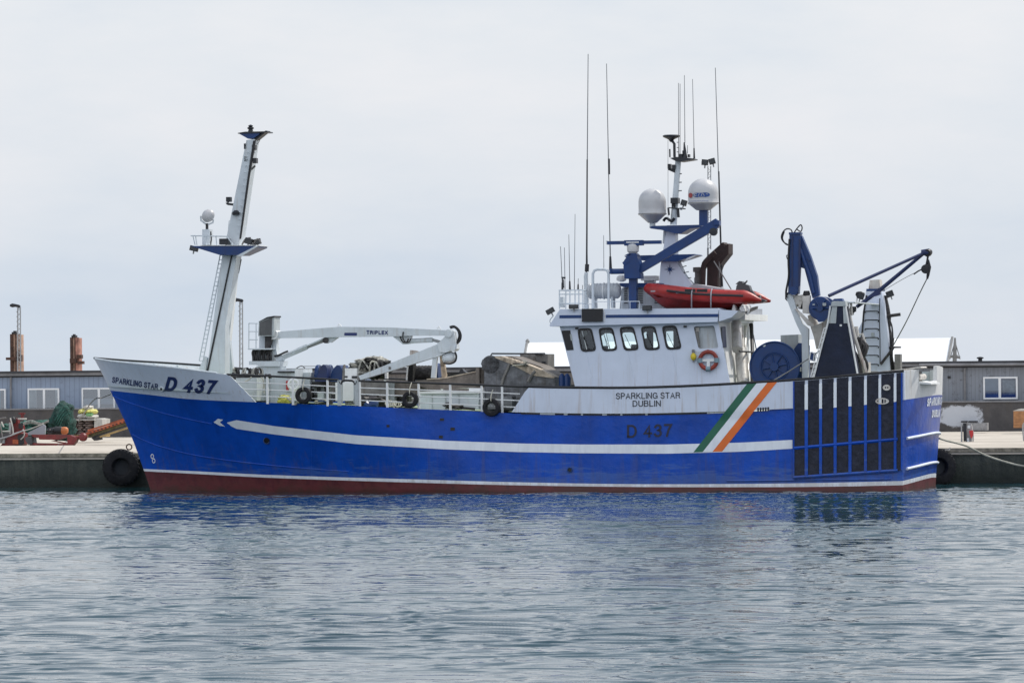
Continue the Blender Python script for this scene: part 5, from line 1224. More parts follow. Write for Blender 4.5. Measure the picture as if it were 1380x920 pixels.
# folded blue crane on white Y post
AV = -2.0
yp = MB('gear_white').prismpx([(1059,400),(1063,396),(1068,398),(1076,425),(1082,437),(1089,443),(1088.5,514),(1081,514),(1080.5,452),(1072,434)], AV-.15, AV+.15)
yp.cur = 'rust_white'; yp.prismpx([(1060,399),(1082,397),(1082,404),(1078,416),(1075,409),(1070,417),(1068,418)], AV-.05, AV+.35); yp.prismpx([(1081.5,399),(1091,398),(1091,423),(1081.5,422)], AV-.2, AV+.1); yp.prismpx([(1071,416),(1074,416),(1097,438),(1095,440.5),(1088,438)], AV-.22, AV-.16)
yp.tubepx([(1092,424),(1097,436),(1103,452),(1104,470)], AV+.4, [.10,.14,.16,.1], 10)
yp.prismpx([(1094,440),(1118,430),(1112,452),(1100,470)], AV+.1, AV+.3)
ypo = yp.build('crane_post', trawler)
MB('black').prismpx([(1075,404),(1082,402),(1082,417),(1076,416)], AV+.0, AV+.25).build('slew_gear', ypo)
bc = MB('gear_blue').prismpx([(1063.8,314.3),(1078.6,313.2),(1078.6,345),(1076,396),(1062,396),(1063,355)], AV-.17, AV+.17)
bc.prismpx([(1076.5,315),(1080.5,318),(1092,345),(1101,372),(1104,398),(1095,402),(1091,388),(1084,362),(1078,360),(1078,350)], AV-.05, AV+.25)
bc.cur = 'dark_blue'; bc.prismpx([(1076.5,322),(1079,322),(1078.5,385),(1076,386)], AV-.2, AV-.17); bc.prismpx([(1067,318),(1069,318),(1068.4,390),(1066.6,390)], AV-.19, AV-.17); bc.cur = 'gear_blue'; bc.tubepx([(1078,335),(1091,372),(1096,395)], AV-.12, .06, 8); bc.boxpx(1063,313,1079,316,AV-.2,AV+.2); bc.lathe([(.14,-.26),(.14,.26)], S(1071,392,AV), (0,1,0), 16)
bc.boxpx(1089,347,1092,351,AV-.1,AV+.1)
bcr = bc.build('folding_crane', trawler)
hh = MB('black'); hh.tubepx([(1068,315),(1066,309.5),(1060,308.5),(1055,313),(1053,320),(1056,326),(1062,330),(1058,328),(1054.5,321),(1057,312)], AV, .022, 6, 5); hh.tubepx([(1070,314),(1074,308),(1079,303),(1081,307),(1079,312),(1074,309)], AV+.1, .022, 6, 5); hh.tubepx([(1064,322),(1062.5,350),(1063,372),(1059.5,392),(1060,401)], AV-.2, .035, 6, 5); hh.tubepx([(1063,345),(1060,344),(1061,349),(1063,348)], AV-.2, .015, 5, 3); hh.prismpx([(1058,396),(1063,393),(1065,405),(1062,407),(1058,403)], AV-.1, AV+.1); hh.lathe([(.09,-.1),(.12,0),(.09,.1)], S(1087,396,AV-.1), (0,0,1), 12)
hh.build('hydraulic_hoses', bcr)
# blue net winch on top of the gantry
c = S(1105.5, 415.5, -2.6)
nw = MB('gear_blue'); nw.lathe([(.05,0),(.37,0),(.385,.03),(.38,.08),(.3,.1),(.3,.8),(.38,.82),(.385,.9),(.05,.92)], c, (0,1,0), 36)
nw.prismpx([(1090,413),(1093,419),(1103,434),(1110,433),(1117,427),(1121,418),(1117,418),(1100,420)], -2.66, -2.4)
for i in range(6):
    a_ = i*math.pi/3; d_ = Vector((math.cos(a_),0,math.sin(a_))); nw.tube([c+d_*.08+Vector((0,-.02,0)), c+d_*.33+Vector((0,-.02,0))], .03, 6)
nw.lathe([(.10,-.10),(.10,0)], c, (0,1,0), 16); nw.cur = 'casing_grey'; nw.boxpx(1108.5,408,1113,412,-2.72,-2.66); nw.boxpx(1095,409.5,1098,411,-2.72,-2.66); nw.build('net_winch', trawler)
# gantry: near and far tower
gt = MB('tower_dark').prismpx([(1116,436),(1121,412),(1138.5,412),(1143,436),(1156,512),(1094,515)], -3.45, -2.75); gt.cur = 'casing_grey'
gt.prismpx([(1116.6,435.5),(1121.5,413),(1128,413),(1126.5,435.5)], -3.47, -3.45); gt.prismpx([(1137,435.5),(1136,413),(1139,413),(1143.2,435.5)], -3.47, -3.45); gt.prismpx([(1119.5,412.5),(1121,406),(1139,405.5),(1140,412.5)], -3.5, -2.7)
gt.cur = 'gear_blue'; gt.prismpx([(1121,405.5),(1124,402.5),(1134,402),(1136,405.5)], -3.3, -2.9); gt.cur = 'bright_white'; gt.tubepx([(1119,412),(1115.5,436),(1094,514)], -3.46, .03, 6); gt.tubepx([(1139.5,412),(1143.5,436),(1157,512)], -3.46, .03, 6); gt.boxpx(1131.5,437,1134.5,439.5,-3.48,-3.45)
gtw = gt.build('gantry_tower', trawler)
ol = MB('bright_white')
for x0, x1 in ((1108.5, 1092.5), (1112, 1097)): ol.tubepx([(x0+2, 442), (x1, 508)], -3.5, .018, 5)
for i in range(11): t = i/10; ol.tubepx([(lerp(1110.5,1092.5,t), lerp(442,508,t)), (lerp(1114,1097,t), lerp(442,508,t))], -3.5, .014, 5)
ol.cur = 'gear_blue'; ol.prismpx([(1091,484),(1093,474),(1098,475.5),(1096,486.5)], -3.3, -3.0); ol.cur = 'bright_white'; ol.tubepx([(1090.5,485),(1092.5,474.5),(1097.5,476),(1096,487),(1090.5,485)], -3.32, .02, 5)
ol.build('tower_ladder', gtw)
ft_ = MB('hull_white').prismpx([(1167.2,391),(1187.6,391),(1190.5,405),(1196,450),(1200,505),(1169,507),(1163,450),(1164.5,410)], 2.7, 3.5)
ft_.prismpx([(1163.5,430),(1163,452),(1166,480),(1158,470),(1153,452)], 2.9, 3.1); ft_.cur = 'rust_white'; ft_.prismpx([(1170.5,389),(1172,377.5),(1185,376.5),(1186.5,389)], 2.8, 3.4); ft_.cur = 'gear_blue'; ft_.boxpx(1167.5,389,1188,392,2.68,3.5)
ft_.cur = 'black'; ft_.tubepx([(1185.6,402),(1185,430),(1186,460),(1186,490)], 2.68, .014, 6); ft_.tubepx([(1168,398),(1164,420),(1161.5,454)], 2.67, .03, 6); ft_.cur = 'casing_grey'; ft_.boxpx(1174,448,1178,453,2.6,2.7)
ftw = ft_.build('gantry_tower', trawler)
rg_ = MB('black_metal')
for i, y in enumerate((419.5, 431.3, 443, 455, 466.5, 478.8, 491)): rg_.tube(smooth([S(1166,y+1.2,2.68), S(1166.6,y,2.58), S(1174,y-.2,2.55), S(1183,y,2.58), S(1183.6,y+2,2.68)], 3), .020, 6)
rg_.build('climbing_rungs', ftw)
gx = MB('gear_white').boxpx(1140,406.5,1152,408,-3.0,3.0); gx.build('gantry_beam', trawler)
# struts and clutter between towers
sx = MB('rust_white')
sx.tubepx([(1140,408),(1146,430),(1151,452),(1160,480),(1168,504)], -2.5, .06, 8); sx.tubepx([(1143,408),(1147,409),(1148,425)], -2.5, .04, 6); sx.tubepx([(1153,440),(1156,462),(1165,500)], -1.5, .08, 8); sx.tubepx([(1150,452),(1162,450),(1168,470)], -.5, .05, 6); sx.tubepx([(1152,504),(1158,485),(1168,470)], -1.0, .05, 6)
sx.build('gantry_strut', trawler)
MB('hydraulic_black').tubepx([(1155,456),(1162,461),(1166,472),(1161,482),(1158,492),(1160,505)], -1.8, .09, 7, 4).tubepx([(1158,460),(1168,466),(1164,478)], -1.7, .07, 7, 4).blob(S(1161,468,-1.8), (.12,.12,.3), 4, .5).tubepx([(1150,470),(1156,482),(1154,500)], -1.6, .04, 6, 4).tubepx([(1164,480),(1169,492),(1167,506)], -1.6, .045, 6, 4).build('hose_bundle', trawler)
MB('rust_white').boxpx(1158,488,1170,512,-1.2,-.6).boxpx(1146,482,1152,512,-2.2,-1.9).build('bollard_post', trawler)
flood('floodlight', 1160.3, 399, 1.2, .22, .2, ftw, .35); flood('floodlight', 1199.5, 396, 3.0, .24, .2, ftw, -.35); flood('floodlight', 1149.8, 416.5, -.5, .20, .17, ftw, 0)
MB('black').blob(S(1159, 397, 1.2), (.14,.08,.11), 3, .3).blob(S(1150,417,-.5), (.1,.08,.1), 3, .2).build('lamp_hood', ftw)
MB('bright_white').tubepx([(1139,408),(1153,407.5),(1155,402)], 1.2, .025, 6, 3).build('lamp_bracket', ftw)
bp_ = MB('hydraulic_black').tubepx([(1192,398),(1191.5,404),(1194,415),(1197,428),(1197.5,442),(1200,452),(1202,466)], 3.2, [.10,.12,.12,.10,.07,.06,.06], 10, 0); bp_.tubepx([(1196,426),(1206,424.5),(1213.5,423.5)], 3.0, .055, 8); bp_.lathe([(.22,-.03),(.24,0),(.22,.03)], S(1205,467.8,3.0), (0,0,1), 20); bp_.cur = 'steel_grey'; bp_.boxpx(1205.5,477,1213.5,502,2.6,3.0); bp_.cur = 'rope_dark'; bp_.tubepx([(1187,491),(1192,484),(1200,474),(1204,468)], 2.6, .05, 6, 4); bp_.tubepx([(1203,455),(1201,480),(1206,500)], 3.0, .06, 7, 4); bp_.tubepx([(1198,430),(1202,440),(1203,460),(1200,485),(1203,503)], 2.9, .03, 6, 4); bp_.build('gantry_piping', trawler)
# derrick spars and block
hd_ = S(1246, 340.5, -.3)
de = MB('dark_blue'); de.tube([S(1117,398.5,-2.7), hd_], [.055,.05], 10); de.tube([S(1154.5,413.5,-.4), S(1185,391.5,-.4), hd_], [.06,.07,.055], 10)
de.prismpx([(1166,402),(1184,388),(1187,389),(1186,397),(1180,399),(1172,401)], -.48, -.32)
de.tube([hd_+Vector((-.1,0,.0)), hd_+Vector((.16,0,.02))], [.10,.12], 10); de.cur = 'black'; de.lathe([(.12,-.1),(.13,0),(.10,.12)], hd_+Vector((.12,0,0)), (.3,1,.2), 14); de.build('derrick', trawler)
MB('black').tubepx([(1250.5,345),(1249.5,352),(1248,358)], -.3, .035, 6).lathe([(.04,-.07),(.15,-.06),(.15,.06),(.04,.07)], S(1247.5,362.5,-.3), (.2,-1,0), 22).tubepx([(1251,350),(1252.5,360),(1250.5,371),(1249.5,376)], -.3, [.03,.06,.05,.03], 8).tubepx([(1243,362.5),(1237,365.5),(1231.5,369.5)], -.3, .025, 6).build('warp_block', trawler)
MB('post_grey').tubepx([(1249.5,375),(1240,394),(1222,432),(1203.5,466)], [-.3,.2,1.2,2.9], .020, 6, 6).build('warp_wire', trawler)
MB('post_grey').tubepx([(1241,363.5),(1215,377),(1190,392)], [-.3,.8,2.4], .010, 5, 4).build('guy_wire', trawler)
MB('rust_white').prismpx([(1196,499.5),(1240,493.8),(1242,495.4),(1200,501.6)], -3.0, -1.6).build('quarter_shelf', trawler)
MB('rust_white').prismpx([(1150,506),(1196,499),(1196,503),(1150,508)], -3.4, -3.0).build('bulwark_shelf', trawler)
for v_, x_ in ((2.0, 1176), (-2.2, 1128), (.3, 1150)): MB('steel_grey').lathe([(.16,0),(.16,.75),(.2,.77),(.2,.85),(.05,.86)], S(x_, 535, v_), (0,0,1), 16).build('deck_bollard', trawler)
# mooring rope from the stern to the quay
P = smooth([S(1266,590.5,2.4), S(1276,593.5,3.2), S(1302,600.5,4.4), S(1328,613,4.9), S(1354,621.8,5.0), S(1380,627.8,5.05), S(1410,630,5.1), S(1450,626,5.15), S(1480,612,5.3), S(1490,603,5.7)], 8)
mr = MB('rope_white').tube(P, .035, 8).build('mooring_rope', None, P[0]); tag(mr, 'off-white mooring rope sagging from the stern along the dark quay wall', 'rope')
P = smooth([on_hull(149.5, 531, .03), S(138, 535.5, 1.0), S(122, 543.5, 3.5), G(96, 585, 1.17)], 8)
ml2 = MB('post_grey').tube(P, .022, 6).build('bow_line', None, P[0]); tag(ml2, 'thin dark mooring line running from the bow down to the quay', 'rope')
MB('rust_white').prism([(S(152,533,.5).x, 3.10), (S(160,548,.5).x, 2.72), (S(167,560,.5).x, 2.45), (S(163,545,.5).x, 2.86)], .7, .9).build('lit_flare', trawler)  # pale plate stands in for the sunlit far side of the bow flare
random.seed(11)
def tangle(name, label, cx, cy, v, n, rx, mats, parent=None, rz=3.0):
    c = S(cx, cy+rz, v); t = thing(name, label, 'rope', c)
    for i in range(n):
        pts = [S(cx+random.uniform(-rx, rx), cy+random.uniform(-rz, rz), v+random.uniform(-.3, .3)) for _ in range(5)]
        MB(mats[i % len(mats)]).tube(smooth(pts, 5), random.uniform(.015, .03), 5).build('strand', t)
    return t
tangle('rope_tangle', 'loose dark and white ropes lying on deck below the blue winches', 436, 541, -2.8, 7, 13, ('rope_dark','rope_white','gear_blue'))
tangle('hose_tangle', 'dark hoses tangled on deck in front of the white hatch casing', 610, 548.5, -3.0, 7, 14, ('hydraulic_black','rope_dark'), rz=2.4)
tangle('net_edge_ropes', 'light ropes spilling over the sloping top of the fish hopper', 702, 490, -1.75, 6, 12, ('hopper_rust','rope_white','rope_dark'), rz=3.5)
for x0, x1, y0, y1, v, m in ((398,401,517,540,-.6,'black'), (413,419,524,541,-.5,'hydraulic_black'), (447,451,514,530,-.4,'steel_grey'), (428,436,529,540,-1.0,'casing_grey'), (533,541,536,548,-.9,'hydraulic_black'), (545,551,534,549,-.5,'steel_grey'), (656,668,540,553,-1.2,'black'), (676,690,536,552,-1.4,'steel_grey')):
    MB(m).boxpx(x0, y0, x1, y1, v, v+.4).build('deck_fitting', trawler)
# ------------------------------------------------------------------ quay and buildings
ZQ, VQ, VW = 1.17, 5.3, 45.0
def struct(mb, name, origin=None):
    o = mb.build(name, None, origin); o['kind'] = 'structure'; return o
q = MB('quay_top'); 
def slab(mb, u0, u1, v0, v1, z, nu, nv):
    k = mb.add([(lerp(u0,u1,i/nu), lerp(v0,v1,j/nv), z) for j in range(nv+1) for i in range(nu+1)])
    for j in range(nv):
        for i in range(nu): a = k+j*(nu+1)+i; mb.face((a, a+1, a+nu+2, a+nu+1))
slab(q, -400, 400, VQ+.62, VW+30, ZQ, 8, 3); struct(q, 'quay')
qe = MB('quay_edge').box((-400, VQ+.02, ZQ-.12), (400, VQ+.62, ZQ+.012)); qe.cur = 'quay_top'; qe.box((-400, VQ-.05, ZQ-.20), (400, VQ+.02, ZQ-.14)); struct(qe, 'quay_kerb')
qw = MB('quay_wall').box((-400, VQ, -3), (400, VQ+.6, ZQ-.125))
for i in range(-30, 31): qw.box((i*6.1-.04, VQ-.012, -3), (i*6.1+.04, VQ, ZQ-.21))
struct(qw, 'quay_wall')
gd = MB('ground_sand'); slab(gd, -4000, 4000, VW+30, 6000, ZQ-.05, 4, 4); struct(gd, 'ground')
# flood wall
P0 = S(60, 553, VW); P1 = S(1330, 537, VW); ZF = (P0.z+P1.z)/2
fw = MB('flood_concrete').box((-90, VW, ZQ-.1), (90, VW+.35, ZF-.06)); fw.cur = 'fascia_grey'; fw.box((-90, VW-.05, ZF-.06), (90, VW+.4, ZF))
fwo = fw.build('flood_wall', None, (0,0,0)); tag(fwo, 'long low dark concrete flood wall running behind the quay under the sheds', 'wall')
ft2 = MB('black').boxpx(1295,567,1302.5,569,VW-.5,VW-.05).boxpx(1305,567,1316,569,VW-.5,VW-.05)
# buildings behind the wall
BVv = VW+1.0
def ZB(x, y): return S(x, y, BVv).z
ZR = (ZB(60,503)+ZB(1330,487.3))/2
def building(name, label, x0, x1, mat, zr, depth=9.0):
    a = S(x0, 520, BVv); b = S(x1, 520, BVv); o = ((a.x+b.x)/2, BVv, ZQ)
    t = thing(name, label, 'building', o)
    MB(mat).box((a.x, BVv, ZQ), (b.x, BVv+depth, zr-.12)).build('wall', t)
    m = MB('roof_dark').box((a.x-.1, BVv-.25, zr-.03), (b.x+.1, BVv+depth+.2, zr+.06)); m.cur = 'fascia_grey'; m.box((a.x-.06, BVv-.20, zr-.15), (b.x+.06, BVv+depth+.1, zr-.03)); m.cur='roof_dark'; m.box((a.x-.02, BVv-.04, zr-.22), (b.x+.02, BVv+.01, zr-.155)); m.build('roof', t)
    return t
def house_window(t, x0, y0, x1, y1, split, panes, shelf=True):
    a = S(x0, y0, BVv-.05); b = S(x1, y1, BVv-.05); fw_ = .07; f = MB('window_white'); X = [a.x, lerp(a.x, b.x, split), b.x]; zt, zb = a.z, b.z
    f.box((a.x, BVv-.07, zt-fw_), (b.x, BVv+.02, zt)); f.box((a.x, BVv-.07, zb), (b.x, BVv+.02, zb+fw_))
    for x, w_ in ((a.x+fw_/2, fw_), (X[1], fw_*1.5), (b.x-fw_/2, fw_)): f.box((x-w_/2, BVv-.072, zb+.004), (x+w_/2, BVv+.02, zt-.004))
    o = f.build('window', t)
    for i in (0, 1):
        m = MB('room_dark'); m.box((X[i]+.04, BVv-.012, zb+.05), (X[i+1]-.04, BVv-.004, zt-.05)); 
        for (mt, l, r, bo_, tp_) in panes[i]:
            m.cur = mt; xa = lerp(X[i]+.06, X[i+1]-.06, l); xb = lerp(X[i]+.06, X[i+1]-.06, r); m.box((xa, BVv-.022, lerp(zb+.06, zt-.06, bo_)), (xb, BVv-.014, lerp(zb+.06, zt-.06, tp_)))
        m.build('curtain', o)
        g = MB('house_glass'); k = g.add([(X[i]+.04, BVv-.045, zb+.04), (X[i+1]-.04, BVv-.045, zb+.04), (X[i+1]-.04, BVv-.045, zt-.04), (X[i]+.04, BVv-.045, zt-.04)]); g.face(range(k, k+4)); g.recalc = False; g.build('pane', o)
b1 = building('harbour_shed', 'long blue-grey clad shed with three white windows behind the bow', -60, 500, 'clad_blue', ZR)
house_window(b1, -24, 524, 8, 552.5, .5, ([('curtain',0,1,0,1)], [('blind_blue',.0,.6,0,1)]))
house_window(b1, 37.3, 523.2, 80, 552.2, .52, ([('curtain',0,.55,0,1)], [('curtain',.78,1,0,1)]))
house_window(b1, 110, 522.5, 155, 551.2, .52, ([('blind_pale',0,1,.18,.5)], [('blind_pale',0,1,.2,.5)]))
dp = MB('fascia_grey'); a = S(14.5, 508, BVv-.12); c_ = S(14.5, 553, BVv-.12); dp.tube([a, c_], .045, 8); dp.build('downpipe', b1)
b2 = building('harbour_shed', 'low brownish shed seen between the fish hopper and the wheelhouse', 505, 1045, 'clad_brown', ZR-.02)
house_window(b2, 690, 512, 726, 530, .5, ([('curtain',0,1,0,1)], [('curtain',0,1,0,1)]))
b3 = building('harbour_shed', 'grey weathered clad shed with one wide white window right of the stern', 1050, 1500, 'clad_grey', ZR+.03)
house_window(b3, 1325, 507.8, 1371.6, 537.5, .48, ([('blind_pale',0,1,.35,1),('blind_blue',0,1,0,.33)], [('poster',.1,.9,.15,.9)]))
MB('black').boxpx(1277,506.5,1281,509.8,BVv-.06,BVv-.001).build('vent', b3)
MB('fascia_grey').box((S(1300,500,BVv).x-.03, BVv-.09, ZF), (S(1300,500,BVv).x+.05, BVv-.01, ZR-.2)).build('downpipe', b3)
MB('fascia_grey').tube([(S(1240,490,BVv).x, BVv-.30, ZR-.06), (S(1500,490,BVv).x, BVv-.30, ZR-.09)], .06, 8).build('gutter', b3)
cw_ = MB('black'); a = S(1321, 488, BVv+2); cw_.lathe([(.09,-.1),(.09,.15),(.15,.16),(.15,.21),(.03,.24)], a, (0,0,1), 14); cw_.build('roof_vent', b3)
bx_ = MB('roof_dark').boxpx(1157,488,1172,492,BVv+2,BVv+3); bx_.build('roof_hatch', b2)
# bright tent hall beyond
HV = 95
zr_ = (S(711,463.8,HV+3).z+S(1283,452.8,HV+3).z)/2; ze = zr_-1.9; xl, xr = S(702,480,HV).x, S(1274,480,HV).x; xl2, xr2 = S(711,463.8,HV+3).x, S(1283,453,HV+3).x
o = ((xl+xr)/2, HV+3, ZQ); hall = thing('storage_hall', 'large bright white storage hall with pitched roof rising behind the ship', 'building', o)
h_ = MB('hall_white'); k = h_.add([(xl, HV, ze), (xr, HV, ze), (xr2, HV+3, zr_), (xl2, HV+3, zr_), (xl, HV, ze-.08), (xr, HV, ze-.08), (xr2, HV+3, zr_-.08), (xl2, HV+3, zr_-.08)])
for q_ in ((0,1,2,3),(7,6,5,4),(0,4,5,1),(1,5,6,2),(2,6,7,3),(3,7,4,0)): h_.face([k+i2 for i2 in q_])
h_.build('roof', hall)
h_ = MB('bright_white'); k = h_.add([(xx, yy, zz) for xx in (xl+3.5, xr-3.5) for yy, zz in ((HV+.3, ZQ), (HV+.3, ze-.05), (HV+2.7, zr_-.45), (HV+2.7, ZQ))])
for q_ in ((0,1,2,3),(7,6,5,4),(0,4,5,1),(1,5,6,2),(2,6,7,3)): h_.face([k+i2 for i2 in q_])
h_.build('wall', hall)
MB('post_grey').tube([(xr+.02, HV-.05, ze), (xr2+.02, HV+2.95, zr_+.03)], .07, 6).tube([(xl-.02, HV-.05, ze), (xl2-.02, HV+2.95, zr_+.03)], .07, 6).lathe([(.10,0),(.12,.08),(.04,.2)], (xl2, HV+3, zr_), (0,0,1), 8).build('gable_trim', hall)
sm_ = thing('small_mast', 'thin dark ship mast with crosspiece just right of the white hall', 'mast', S(1287, 489, 100))
MB('post_grey').tubepx([(1286.5,492),(1286.8,470),(1287,455)], 100, [.12,.10,.05], 8).build('pole', sm_)
MB('post_grey').tubepx([(1279,480),(1294,481.5)], 100, .08, 6).tubepx([(1287,460),(1280,484)], 100, .025, 4).tubepx([(1287,460),(1294,484)], 100, .025, 4).boxpx(1283,478,1290,481,99.9,100.1).build('crosstree', sm_)
# lamp posts
def lamp(x, ytop, ybase, v, hx0, hx1, label):
    b = S(x, ybase, v); b = Vector((b.x, v, ZQ)); t = thing('lamp_post', label, 'lamp post', b, None)
    tp_ = S(x, ytop, v); m = MB('galvanised')
    for d in (-.06, .10):
        m.tube([b+Vector((d,0,0)), Vector((tp_.x+d*.8, v, tp_.z))], .035, 6)
    n = 26
    for i in range(n):
        z0 = lerp(b.z, tp_.z, i/n); z1 = lerp(b.z, tp_.z, (i+1)/n); m.tube([(b.x-.06, v, z0), (b.x+.09, v, (z0+z1)/2), (b.x-.06, v, z1)], .014, 4)
    m.build('pole', t)
    h = MB('black_metal'); a = S(hx0, ytop-2, v); c = S(hx1, ytop-2, v); h.tube([a, lerp(a, c, .25), lerp(a, c, .5), c+Vector((0,0,-.02))], [.05,.10,.08,.05], 10); h.tube([c, Vector((tp_.x+.02, v, tp_.z-.05))], .06, 8); h.build('lamp_head', t)
lamp(25.2, 413.5, 560, VW+16, 13.5, 26, 'tall lattice lamp post rising beside the leftmost rusty pile')
lamp(324.5, 406, 560, VW+20, 314.5, 327, 'tall lattice lamp post standing behind the white foremast')
# rusty steel piles behind the shed
def pile(px0, px1, ytop, mats, label, brk):
    V = VW+22; c = S((px0+px1)/2, ytop, V); t = thing('steel_pile', label, 'steel pile', (c.x, V, ZQ), 'rusty steel piles behind the shed')
    a = S(px0, ytop, V).x; b = S(px1, ytop, V).x; w_ = b-a; z = c.z
    m = MB(mats[0]).box((a, V-.05, ZQ), (a+w_*.28, V+.5, z)); m.cur = mats[1]; m.box((a+w_*.28, V+.04, ZQ), (a+w_*.5, V+.4, z+.02)); m.cur = mats[0]; m.box((a+w_*.5, V-.02, ZQ), (a+w_*.66, V+.5, z)); m.cur = mats[2]; m.box((a+w_*.66, V-.06, ZQ), (b, V+.5, z-.03)); m.build('shaft', t)  # dark left, pale right: the sunlit side is put into the strip colours
    MB('black').box((a+w_*.15, V-.02, z), (a+w_*.62, V+.3, z+.10)).box((a+w_*.3, V, z+.1), (a+w_*.5, V+.2, z+.16)).build('cap', t)
    k = MB('pile_rust')
    for (x0, y0, x1, y1) in brk: p = S(x0, y0, V-.2); r = S(x1, y1, V-.2); k.box((p.x, V-.22, r.z), (r.x, V+.1, p.z))
    k.build('bracket', t)
pile(13.8, 27.4, 450, ('pile_rust','pile_pale','pile_pale'), 'rusty steel pile with pale faces, leftmost beside the lattice lamp post', ((8,481.5,14,485),(14,481,22,486),(21,472,25,481),(24,478,28,487)))
pile(94.6, 106.2, 454.5, ('pile_rust','pile_pale','pile_red'), 'rusty red steel pile with dark brackets, right of the other pile', ((94,483,103,489),(103,478,109.5,483),(105,486.5,111.5,490.5)))
MB('post_grey')
# quay-side tyres
def big_tyre(px, py, R, v, label, ax=(0,-1,0)):
    c = S(px, py, v); t = thing('dock_fender', label, 'tyre', c, 'large tyres hung on the quay wall')
    m = MB('rubber'); prof = [(R*.45,-.20),(R*.55,-.27),(R*.85,-.27),(R*.97,-.22),(R,-.15),(R,.15),(R*.97,.22),(R*.85,.27),(R*.55,.27),(R*.45,.2),(R*.43,0),(R*.45,-.20)]
    m.lathe(prof, c, ax, 44); m.f = m.f[:-2]; m.m = m.m[:-2]
    a3 = Vector(ax).normalized(); e1 = a3.orthogonal().normalized(); e2 = a3.cross(e1)
    for i in range(30):
        a_ = 2*math.pi*i/30
        for s_ in (-1, 1):
            d = e1*math.cos(a_+s_*.05)+e2*math.sin(a_+s_*.05); tt = a3.cross(d); p = c+d*(R+.005)
            k = m.add([p+a3*(s_*.02)+tt*.035-d*.03, p+a3*(s_*.25)+tt*.035-d*.06, p+a3*(s_*.25)-tt*.035-d*.06, p+a3*(s_*.02)-tt*.035-d*.03, p+a3*(s_*.02)+tt*.03+d*.025, p+a3*(s_*.22)+tt*.03+d*.01, p+a3*(s_*.22)-tt*.03+d*.01, p+a3*(s_*.02)-tt*.03+d*.025])
            for f in ((4,5,6,7),(0,1,5,4),(1,2,6,5),(2,3,7,6),(3,0,4,7)): m.face([k+i2 for i2 in f])
    m.build('tread', t)
    MB('interior_dark').lathe([(R*.46,-.05),(R*.46,.05)], c, ax, 30).build('hub_fill', t)
    for d in (-.25, .25): MB('post_grey').tube([c+Vector((d,.0,R*.95)), Vector((c.x+d*1.3, VQ-.04, ZQ-.05)), Vector((c.x+d*1.3, VQ+.15, ZQ+.02))], .025, 6).build('chain', t)
    return t
big_tyre(163, 629.5, .62, VQ-.45, 'big black tractor tyre on the quay wall close to the bow', (.30,-1,0))
big_tyre(1263, 629, .60, VQ-.75, 'big black tyre squeezed between the stern and the quay wall', (.35,-1,0))
# mooring ring
c = G(174, 605.5, ZQ); c.y = VQ+.35; mr2 = MB('pile_rust').torus((S(174,602,VQ+.3)), (.3,-1,0), .095, .022, 20, 8).box((S(174,602,VQ+.3).x-.12, VQ+.22, ZQ+.012), (S(174,602,VQ+.3).x+.12, VQ+.42, ZQ+.05)).build('mooring_ring', None, S(174,604,VQ+.3)); tag(mr2, 'rusty iron mooring ring on the quay edge above the big bow tyre', 'mooring ring')
bl = MB('black_metal').lathe([(.22,0),(.18,.08),(.14,.14),(.14,.34),(.22,.38),(.22,.44),(.1,.47)], (S(1490,603,5.7).x, 5.75, ZQ), (0,0,1), 20).build('mooring_bollard', None, (S(1490,603,5.7).x, 5.75, ZQ)); tag(bl, 'black iron bollard on the quay edge that takes the stern rope', 'bollard')
# ---------- equipment on the left quay.  Depths are read from where each thing stands on the quay top
def depth(px, py): return G(px, py, ZQ).y
v1 = max(VQ+1.2, depth(66, 600))
c = S(68, 597, v1); tr_ = thing('red_frame_trailer', 'low red steel frame trailer standing on the quay before the orange float', 'trailer', (c.x, v1, ZQ))
m = MB('machine_red').prismpx([(42,585.3),(92,585.6),(92,588),(80,592),(66,592.3),(53,592),(52,589.5),(44,588.5)], v1, v1+.25); m.prismpx([(41,596.6),(94,597.8),(96,600.6),(40,599.8)], v1-.02, v1+.2); m.prismpx([(90,586.8),(94,586),(104,590),(101,596),(97,600.5),(91,599),(90.5,592)], v1-.04, v1+.3); m.build('frame', tr_)
MB('machine_red').prismpx([(68,593.5),(72,593.5),(91,597),(90,598.5)], v1+.8, v1+1.0).build('drawbar', tr_)
MB('motor_grey').prismpx([(33.5,590),(37,588),(42,587.5),(43.5,598),(38,598.5),(34.5,594)], v1-.1, v1+.5).build('hub_motor', tr_)
MB('post_grey').tubepx([(77,603),(79,600),(79.5,598)], v1, .03, 6, 3).build('leg', tr_)
MB('machine_red').lathe([(.04,-.14),(.13,-.12),(.17,-.05),(.17,.05),(.13,.12),(.04,.14)], S(112,588.7,v1+.1), (0,-1,0), 20).tubepx([(102,589),(112,589)], v1+.1, .06, 8).build('coupling', tr_)
v2 = v1+.5
c = S(140, 590, v2); cv = thing('belt_conveyor', 'long inclined belt conveyor with orange-red side rail rising towards the bow', 'conveyor', (c.x, v2, ZQ))
def band(mb, x0, y0, x1, y1, t0, t1, v, dv): mb.prismpx([(x0,y0),(x1,y1),(x1,y1+t1),(x0,y0+t0)], v, v+dv)
m = MB('rail_orange'); band(m, 116, 582.6, 205, 553.2, 3.6, 3.4, v2, .12); band(m, 118, 579, 205, 551.5, 2, 2, v2+.9, .12); m.build('side_rail', cv)
m = MB('belt_olive'); band(m, 119, 585.4, 205, 557.2, 4.2, 4.2, v2+.1, .7); m.build('belt', cv)
m = MB('wood_yellow'); band(m, 126, 590.2, 205, 564.6, 2.3, 2.2, v2-.02, .1); m.build('lower_beam', cv)
